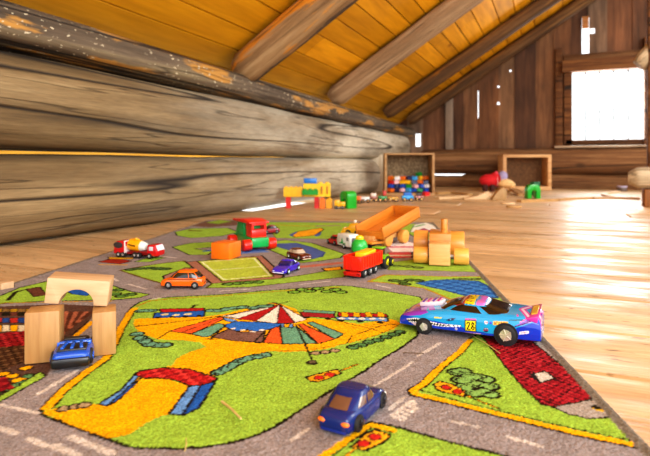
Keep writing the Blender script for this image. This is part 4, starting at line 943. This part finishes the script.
# chassis and wheels stay level
hx = Vector((ax.x, ax.y, 0)).normalized(); Mc = Matrix.Translation((0, 0, 0)) @ Matrix.Rotation(math.atan2(hx.y, hx.x), 4, 'Z')
m = MB(); m.box((.065, wT/2+.002, .020), (.14, .030, .012), bev=.0015); o = m.build('chassis', m_nat, root); o.matrix_local = Mc
m = MB(); m.box((.088, wT/2+.002, .035), (.016, .024, .020), bev=.001); o = m.build('tray_prop', m_nat, root); o.matrix_local = Mc
for xx in (.030, .105):
    for y in (.012, wT-.008):
        m = MB(); m.cyl((xx, y-.008, .0165), (xx, y+.008, .0165), .0165, seg=32, bev=.0018); o = m.build('wheel', wood('#dc9a3c', '#eab25a', .45, 0, 1., .2), root); o.matrix_local = Mc

# ---- straws dropped on the rug
m_twig = wood('#4a3824', '#6a5236', .7, 0, .6); m_straw = wood('#b89a50', '#dcc484', .7, 0, .6)
for p, q, lab in (((222, 402.5), (241, 420.5), 'pale dry straw lying on the green field below the red arch print'), ((185, 452), (186, 440), 'thin dry straw at the bottom rim of the circus field'), ((500, 354), (473, 337), 'thin straw lying across the triangular green field'), ((403, 353.5), (424, 355), 'short brown twig on the printed road near the race car')):
    a, b = Vector((*G(*p, RZ), RZ+.0008)), Vector((*G(*q, RZ), RZ+.0014)); rr = .0011 if 'arch' in lab else .0005
    mid = (a+b)/2+Vector((.0006, -.0006, .0004)); m = MB(); m.cyl(a-mid, Vector((.0004, .0003, 0)), rr, rr*.9, 8); m.cyl(Vector((.0004, .0003, 0)), b-mid, rr*.9, rr*.7, 8)
    tag(m.build('twig' if 'twig' in lab else 'straw', m_twig if 'twig' in lab else m_straw, None, mid), lab, 'straw')

# ================================================================== FAR TOYS ON THE FLOOR
def brick(nx, ny, h, unit, studs=True):
    m = MB(); m.box((0, 0, h/2), (nx*unit-.0006, ny*unit-.0006, h), bev=unit*.03, seg=1)
    if studs:
        for i in range(nx):
            for j in range(ny): m.cyl(((i-(nx-1)/2)*unit, (j-(ny-1)/2)*unit, h-.0002), ((i-(nx-1)/2)*unit, (j-(ny-1)/2)*unit, h+unit*.2), unit*.3, seg=10)
    return m
d = F*H/(208.5-HY); rzB = PSI+R(-4)
def far(px, d_): return GD(px, d_)
def put(name, label, cat, px0, px1, z0, z1, dp, hexc, dd=0, kind='brick', n=None, rz=rzB, mt=None):
    dist = d+dd; w = (px1-px0)/F*dist; x, y = far((px0+px1)/2, dist+dp/2); mt = mt or plastic(hexc, .3, .3)
    if kind == 'brick':
        nx = n or max(1, round(w/.032)); u = w/nx; m = brick(nx, max(1, round(dp/u)), z1-z0, u)
    else: m = MB().box((0, 0, (z1-z0)/2), (w, dp, z1-z0), bev=.002)
    o = m.build(name, mt, None, (x, y, z0), (0, 0, rz)); return tag(o, label, cat)
Zp = lambda py, dd=0: max(0., H-(py-HY)/F*(d+dd))
put('toy_brick', 'red brick pillar under the long end of the yellow brick bridge', 'toy brick', 286, 291, 0, Zp(197.2), .032, '#d8281c', n=1)
put('toy_brick', 'red brick pillar under the middle of the yellow brick bridge', 'toy brick', 314.4, 319.2, 0, Zp(197.2), .032, '#cc2018', n=1)
put('toy_brick', 'orange brick beside the red pillar under the yellow bridge', 'toy brick', 319.6, 325.2, 0, Zp(198.6), .032, '#f07a18', n=1)
put('toy_brick', 'long yellow brick forming the low end of the brick bridge', 'toy brick', 284, 303, Zp(196.8), Zp(187.6), .034, '#f4b814', n=4)
o = put('toy_brick', 'tall yellow brick with two dark slots on the brick bridge', 'toy brick', 303.4, 330.8, Zp(196.8), Zp(183.5), .034, '#f4c418', n=4)
o.parent = None
x, y = far(302, d)
for px in (322, 327.5):
    w = .010; sl = MB(); sl.box((((px-317.1)/F*d), -.0172, (Zp(196.8)+Zp(183.5))/2-Zp(196.8)), (.009, .002, .036), bev=.0008); s_ = sl.build('slot', plastic('#c07a10', .5), o)
put('toy_brick', 'green brick on the front of the yellow brick bridge', 'toy brick', 302.2, 318.2, Zp(194.6), Zp(189.5), .026, '#169426', dd=-.034, n=3)
put('toy_brick', 'blue brick on top of the yellow brick bridge', 'toy brick', 304, 317, Zp(183.4), Zp(178.2), .034, '#1c74c8', kind='plain')
put('toy_brick', 'small yellow brick standing between the orange brick and the yellow wagon', 'toy brick', 326, 332.4, 0, Zp(199.2), .03, '#f0ac18', n=1)
# yellow wagon block
x, y = far(339.5, d-.02); root = thing('toy_wagon', 'low yellow toy wagon beside the green arch block', 'toy wagon', (x, y, 0), rzB)
m = MB(); m.box((-.010, 0, .026), (.024, .03, .03), bev=.002); m.box((.014, 0, .022), (.024, .03, .022), bev=.002); m.build('body', plastic('#f0b41c', .3), root)
m = MB(); m.box((0, 0, .007), (.046, .026, .006)); m.build('chassis', plastic('#8c8478', .4), root)
for xx in (-.014, .014):
    for sg in (1, -1): wheel(root, xx, sg*.016, .008, .006, '#8a8478')
# green arch block (thick, round shoulders)
def arch_shape(w, h, hole_w, hole_h, n=14):
    r = w/2; o = [(-w/2, 0), (-hole_w/2, 0)]
    o += [(-hole_w/2*math.cos(a), hole_h-hole_w/2+hole_w/2*math.sin(a)) for a in np.linspace(0, math.pi, n)]
    o += [(hole_w/2, 0), (w/2, 0)]; rr = w*.38
    o += [(w/2-rr+rr*math.cos(a), h-rr+rr*math.sin(a)) for a in np.linspace(0, math.pi/2, 8)]+[(-w/2+rr+rr*math.cos(a), h-rr+rr*math.sin(a)) for a in np.linspace(math.pi/2, math.pi, 8)]
    return o
grn = plastic('#10a424', .3, .3); m = MB(); m.prism(arch_shape(.062, .080, .030, .045), -.026, .026, .002); x, y = far(348.3, d+.02)
tag(m.build('arch_brick', grn, None, (x, y, 0), (0, 0, PSI-R(56))), 'thick green arch block next to the yellow brick bridge', 'toy arch')
m = MB(); m.prism(arch_shape(.080, .084, .030, .050), -.022, .022, .002); x, y = GD(532.5, F*H/(198-HY)-.04)
tag(m.build('arch_brick', grn, None, (x, y, 0), (0, 0, PSI+R(4))), 'green arch block in front of the empty wooden crate', 'toy arch')
x, y = GD(535, 3.45); tag(MB().box((0, 0, .045), (.05, .04, .09), bev=.003).build('toy_block', plastic('#0c5a2c', .4), None, (x, y, 0), (0, 0, PSI+.3)), 'dark green block standing behind the green arch near the empty crate', 'toy block')
# ---- little train of waggons in front of the crate
def wagon(name, label, px, dist, w, h, hexc, rz=PSI, load=None, roof=None, cab=None):
    x, y = GD(px, dist); root = thing(name, label, 'toy train', (x, y, 0), rz, None)
    m = MB(); m.box((0, 0, .012+h/2), (w, .034, h), bev=.002); m.build('body', plastic(hexc, .3, .2), root)
    if load: m = MB(); m.box((0, 0, .012+h+.008), (w*.72, .028, .018), bev=.003); m.build('load', plastic(load, .35), root)
    if cab: m = MB(); m.box((w*.22, 0, .012+h+.012), (w*.4, .032, .024), bev=.002); m.box((w*.22, 0, .012+h+.026), (w*.5, .036, .005), bev=.001); m.build('cab', plastic(cab, .35), root)
    for xx in (-w*.3, w*.3):
        for sg in (1, -1): wheel(root, xx, sg*.018, .0105, .006, '#d0a060')
    return root
wagon('toy_train_wagon', 'small orange toy waggon just beside the green arch block by the logs', 358.6, 2.72, .026, .026, '#f07828', PSI-.2)
wagon('toy_train_wagon', 'white toy waggon on black wheels between the orange waggon and the brown waggon', 365.4, 2.78, .045, .020, '#f0ece4', PSI-.1)
wagon('toy_train_wagon', 'brown toy waggon with a pale load before the wooden crate', 373.5, 2.86, .040, .018, '#9a5030', PSI, load='#e8d8c8')
wagon('toy_engine', 'green toy engine with red cab on the floor before the crate of bricks', 382.5, 2.86, .046, .020, '#1c8a30', PSI, cab='#c03020')
wagon('toy_train_wagon', 'yellow flat toy waggon coupled behind the green engine', 393, 2.88, .052, .012, '#e8b02c', PSI, load=None)
wagon('toy_train_wagon', 'sky blue toy waggon with a blue load before the crate of bricks', 407.5, 2.90, .062, .020, '#2aa0e0', PSI, load='#1c68c0')
wagon('toy_train_wagon', 'pink and dark toy waggon at the end of the row before the crate', 419, 2.96, .044, .014, '#d88a80', PSI, load='#3a2a30')
# ---- crate of bricks
m_cr = wood('#a87a48', '#cca674', .65, 0, .35)
m_wk, t = newmat('speckled_crate_back'); v = t.coord((1, 1, 1)); f = t.noise(v, 95, 4, .7); t.l(t.ramp(f, [(.3, lin('#5a452e')), (.5, lin('#8c7454')), (.7, lin('#b89e7a'))]), t.b.inputs['Base Color']); t.b.inputs['Roughness'].default_value = .8; t.bump(f, .5, .004)
def crate(name, label, px0, px1, pytop, dist, depth, rz, backm, th=.015, fm=None):
    w = (px1-px0)/F*dist; h = H+(HY-pytop)/F*dist; x, y = GD((px0+px1)/2, dist); f_ = Vector((-math.sin(rz), math.cos(rz)))
    root = thing(name, label, 'crate', (x+f_.x*depth/2, y+f_.y*depth/2, 0), rz); fm = fm or m_cr
    m = MB(); m.box((0, 0, th/2), (w, depth, th), bev=.002); m.build('lower_board', fm, root); m = MB(); m.box((0, 0, h-th*.4), (w, depth, th*.8), bev=.002); m.build('upper_board', fm, root)
    for s in (1, -1): m = MB(); m.box((s*(w/2-th/2), 0, h/2), (th, depth-.001, h-th*1.0), bev=.002); m.build('end_board', fm, root)
    m = MB(); m.box((0, depth/2-.006, h/2), (w-.004, .010, h-.006)); m.build('back_panel', backm, root)
    return root, w, h
dc = F*H/(195.5-HY); rzc = PSI+R(-3); DP = .20
cr, cw, ch = crate('wooden_crate', 'wooden crate on its side filled with coloured toy bricks', 384.8, 434.4, 153, dc, DP, rzc, m_wk)
cols = [('blue', '#1c50b4'), ('red', '#c8201c'), ('yellow', '#f0b818'), ('green', '#1c8c34'), ('orange', '#e8701c'), ('white', '#e8e0dc'), ('sky blue', '#3a9ad8'), ('dark navy', '#1c2450'), ('pink', '#e0a8a8')]
proto = {}
Mcr = Matrix.Translation(cr.location) @ Matrix.Rotation(rzc, 4, 'Z')
rnd = random.Random(5); nx = 7; iw = cw-.056
for row, dy in enumerate((-.062, -.010)):
    for lay in range(4 if row == 0 else 5):
        for i in range(nx):
            if lay >= 3 and row == 0 and rnd.random() < .6: continue
            if lay == 4 and rnd.random() < .5: continue
            if row == 1 and lay < 2: continue
            cn, hx = cols[rnd.randrange(9)]; key = (cn, rnd.randrange(2))
            p = Mcr @ Vector((-iw/2+iw*(i+(.5 if lay % 2 else .36)+rnd.uniform(-.05, .05))/nx, dy+rnd.uniform(-.004, .004), .0235+lay*.0262)); rot = (rnd.uniform(-.16, .16), rnd.uniform(-.2, .2), rzc+rnd.uniform(-.9, .9))
            if key not in proto:
                o = brick(2, 2 if key[1] else 1, .0205, .0165 if key[1] else .0185).build('small_toy_brick', plastic(hx, .3, .2)); proto[key] = o
            else: o = proto[key].copy(); col.objects.link(o)
            o.location = p; o.rotation_euler = rot; tag(o, cn+' toy bricks in the heap inside the wooden crate', 'toy brick', cn+' bricks heaped in the wooden crate')
p = GD(426, dc-.03); o = brick(2, 2, .024, .018).build('toy_brick', plastic('#d41c24', .3, .2), None, (p[0], p[1], 0), (0, 0, PSI+.4)); tag(o, 'red brick lying in front of the filled crate corner', 'toy brick')
# ---- empty crate by the gable
m_dk, t = newmat('dark_mesh_back'); f = t.noise(t.coord(), 60, 4, .7); t.l(t.ramp(f, [(.3, lin('#4e331c')), (.6, lin('#76522f')), (.75, lin('#8f6a42'))]), t.b.inputs['Base Color']); t.b.inputs['Roughness'].default_value = .8
crate('wooden_crate', 'empty wooden crate on its side near the gable wall', 503.5, 551, 154.5, 4.18, .16, PSI+R(-4), m_dk, .029, wood('#c08850', '#e4b880', .6, 0, .35))
# ---- red soft toy
x, y = GD(491, 4.0); root = thing('soft_toy', 'red soft toy with pale stripes, lilac top and beige muzzle', 'soft toy', (x, y, 0), PSI); rdm = plastic('#cc1c24', .8)
m = MB(); m.ball((-.015, 0, .082), (.075, .055, .048)); m.ball((.03, 0, .09), (.045, .05, .055)); m.build('body', rdm, root)
for k in range(3):
    m = MB(); m.ball((.036+k*.014, 0, .085), (.005, .053, .055)); m.build('stripe', plastic(['#ece4e0', '#b02028', '#e8e0e0'][k], .8), root)
m = MB(); m.ball((.085, -.01, .115), (.036, .036, .040)); m.build('cap', plastic('#a89cc0', .85), root)
m = MB(); m.ball((.035, -.01, .135), (.016, .02, .02)); m.build('ear', plastic('#d84858', .8), root)
m = MB(); m.ball((.100, -.025, .062), (.062, .045, .034)); m.ball((.135, -.03, .050), (.04, .035, .026)); m.build('muzzle', plastic('#e8bf84', .85), root)
for xx in (-.055, .0):
    m = MB(); m.cyl((xx, -.03, .0), (xx, -.028, .05), .018, .022, seg=14, bev=.004); m.build('foot', plastic('#4a2018', .8), root)
# ---- wooden railway
m_tr = wood('#c8a070', '#e6c89c', .55, 0, .5); m_tr2 = wood('#a87c44', '#cfa468', .55, 0, .6)
def track(label, pts, w=.036, h=.012, mt=None, wavy=0):
    q = smooth_pts(pts, 6, False); P = [Vector(p) for p in q]; m = MB(); rings = []; c0 = P[len(P)//2]
    for i, p in enumerate(P):
        t_ = (P[min(i+1, len(P)-1)]-P[max(i-1, 0)]).normalized(); n_ = Vector((-t_.y, t_.x)); zc = wavy*math.sin(math.pi*i/(len(P)-1))**2; b = p-c0
        prof = [(-w/2, 0), (w/2, 0), (w/2, h), (w*.34, h), (w*.34, h*.72), (w*.2, h*.72), (w*.2, h), (-w*.2, h), (-w*.2, h*.72), (-w*.34, h*.72), (-w*.34, h), (-w/2, h)]
        rings.append([(b.x+n_.x*o_, b.y+n_.y*o_, z_+(zc if z_ > 0 else zc*.8)) for o_, z_ in prof])
    m.loft(rings); return tag(m.build('track_piece', mt or m_tr, None, (c0.x, c0.y, 0), sharp=25), label, 'train track')
gd = lambda pts: [G(*p) for p in pts]
track('straight wooden track piece beside the filled crate', gd([(437, 199.0), (450, 198.5), (466, 197.0)]), .04)
track('wooden track piece curving behind the straight piece near the filled crate', gd([(436, 194.2), (452, 193.4), (470, 195.4)]), .04, .012, m_tr2)
track('pale wooden track piece running up to the striped ramp', gd([(470, 199.3), (481, 197.6), (490, 194.8)]), .045)
track('humped wooden track piece sloping down before the empty crate', gd([(504, 193.5), (513, 193.6), (522, 196.0)]), .045, .014, m_tr2, .02)
track('long curved wooden track piece near the green arch', gd([(519, 202.2), (535, 201.6), (556, 200.9)]), .034, .012, m_tr2)
track('wooden track piece continuing in the light patch', gd([(557, 200.8), (570, 199.6), (590, 199.0)]), .034, .012, m_tr2)
track('wooden track piece ending by the brown support block', gd([(592, 199.0), (612, 198.8), (640, 199.6)]), .034, .012, m_tr2)
track('wooden track piece angled back to the gable wall', gd([(612, 198.0), (604, 195.0), (618, 192.4)]), .034, .012, m_tr)
for (px, py), lab in (((508, 204.2), 'small oval wooden disc lying nearer the green arch'), ((514, 207.5), 'small brown oval wooden disc lying out on the bare floor')):
    x, y = G(px, py); m = MB(); m.cyl((0, 0, 0), (0, 0, .009), .030, seg=28, bev=.003); bmesh.ops.scale(m.bm, vec=(1.2, .7, 1), verts=m.bm.verts); tag(m.build('wooden_disc', m_tr2 if py > 205 else m_tr, None, (x, y, 0), (0, 0, PSI)), lab, 'wooden disc')
# striped ramp block
x, y = GD(498, 3.0); m = MB(); m.prism([(-.040, 0), (.040, 0), (.044, .052), (.030, .070), (.018, .072), (-.006, .052), (-.030, .022)], -.022, .022, .003)
tag(m.build('ramp_block', wood('#9a7444', '#c8a470', .6, 2, 2.6), None, (x, y, 0), (0, 0, PSI)), 'striped tan wooden ramp block before the red soft toy', 'ramp block')
x, y = GD(476, 3.05); m = MB(); m.prism([(-.075, 0), (.075, 0), (.075, .044), (.055, .046), (0, .020), (-.05, .010), (-.075, .009)], -.020, .020, .002)
tag(m.build('ramp_track', m_tr, None, (x, y, 0), (0, 0, PSI)), 'long pale wooden ramp track rising to the striped ramp block', 'ramp track')
x, y = GD(622, 4.02); root = thing('small_tin', 'small grey tin with a lilac lid by the gable wall', 'tin', (x, y, 0), PSI)
m = MB(); m.cyl((0, 0, 0), (0, 0, .028), .034, seg=24, bev=.002); m.build('tin_body', plastic('#6a5a52', .4), root); m = MB(); m.cyl((0, 0, .028), (0, 0, .040), .037, seg=24, bev=.003); m.build('lid', plastic('#b4a8c0', .4), root)

# ================================================================== CAMERA, LIGHT, WORLD
cam = bpy.data.cameras.new('camera'); co_ = bpy.data.objects.new('camera', cam); col.objects.link(co_)
cam.sensor_width = 36; cam.lens = F/650*36; cam.shift_y = -(228-HY)/650; cam.clip_start = .01; cam.clip_end = 60
co_.location = (0, 0, H); co_.rotation_euler = (math.pi/2, 0, PSI)
cam.dof.use_dof = True; cam.dof.focus_distance = .66; cam.dof.aperture_fstop = 9.0
scn.camera = co_
def area(name, loc, target, sx, sy, power, c=(1, 1, 1)):
    l = bpy.data.lights.new(name, 'AREA'); l.shape = 'RECTANGLE'; l.size = sx; l.size_y = sy; l.energy = power; l.color = c
    o = bpy.data.objects.new(name, l); col.objects.link(o); o.location = loc; o.rotation_euler = (Vector(target)-Vector(loc)).to_track_quat('-Z', 'Y').to_euler(); return o
area('window_daylight', ((WX0+WX1)/2, YG+.35, .75), ((WX0+WX1)/2, 0, .45), .75, .85, 32, (.97, .99, 1))
area('fill_behind', (.9, -1.6, 1.5), (-.2, 1.3, .1), 1.8, 1.4, 46, (.93, .97, 1))  # added soft key lamp behind the camera, not an actual opening
area('fill_side', (2.3, 1.6, 1.5), (.2, 3.9, .0), 1.2, .9, 34, (1, .97, .92))  # unseen fill lamp, added to brighten the far floor and gable
area('fill_low', (1.6, -.6, .5), (-.6, 2.6, .9), 1.2, .8, 24, (.95, .97, 1))  # added low fill lamp that lifts the roof boards
w = bpy.data.worlds.new('daylight'); scn.world = w; w.use_nodes = True; bg = w.node_tree.nodes['Background']; bg.inputs['Color'].default_value = (.95, .98, 1, 1); bg.inputs['Strength'].default_value = 1.7
scn.view_settings.view_transform = 'Standard'; scn.view_settings.look = 'None'
try: scn.view_settings.look = 'Medium High Contrast'
except Exception as e_: print(e_)
print('LOOK', scn.view_settings.look); scn.view_settings.exposure = .14
scn.cycles.use_denoising = True
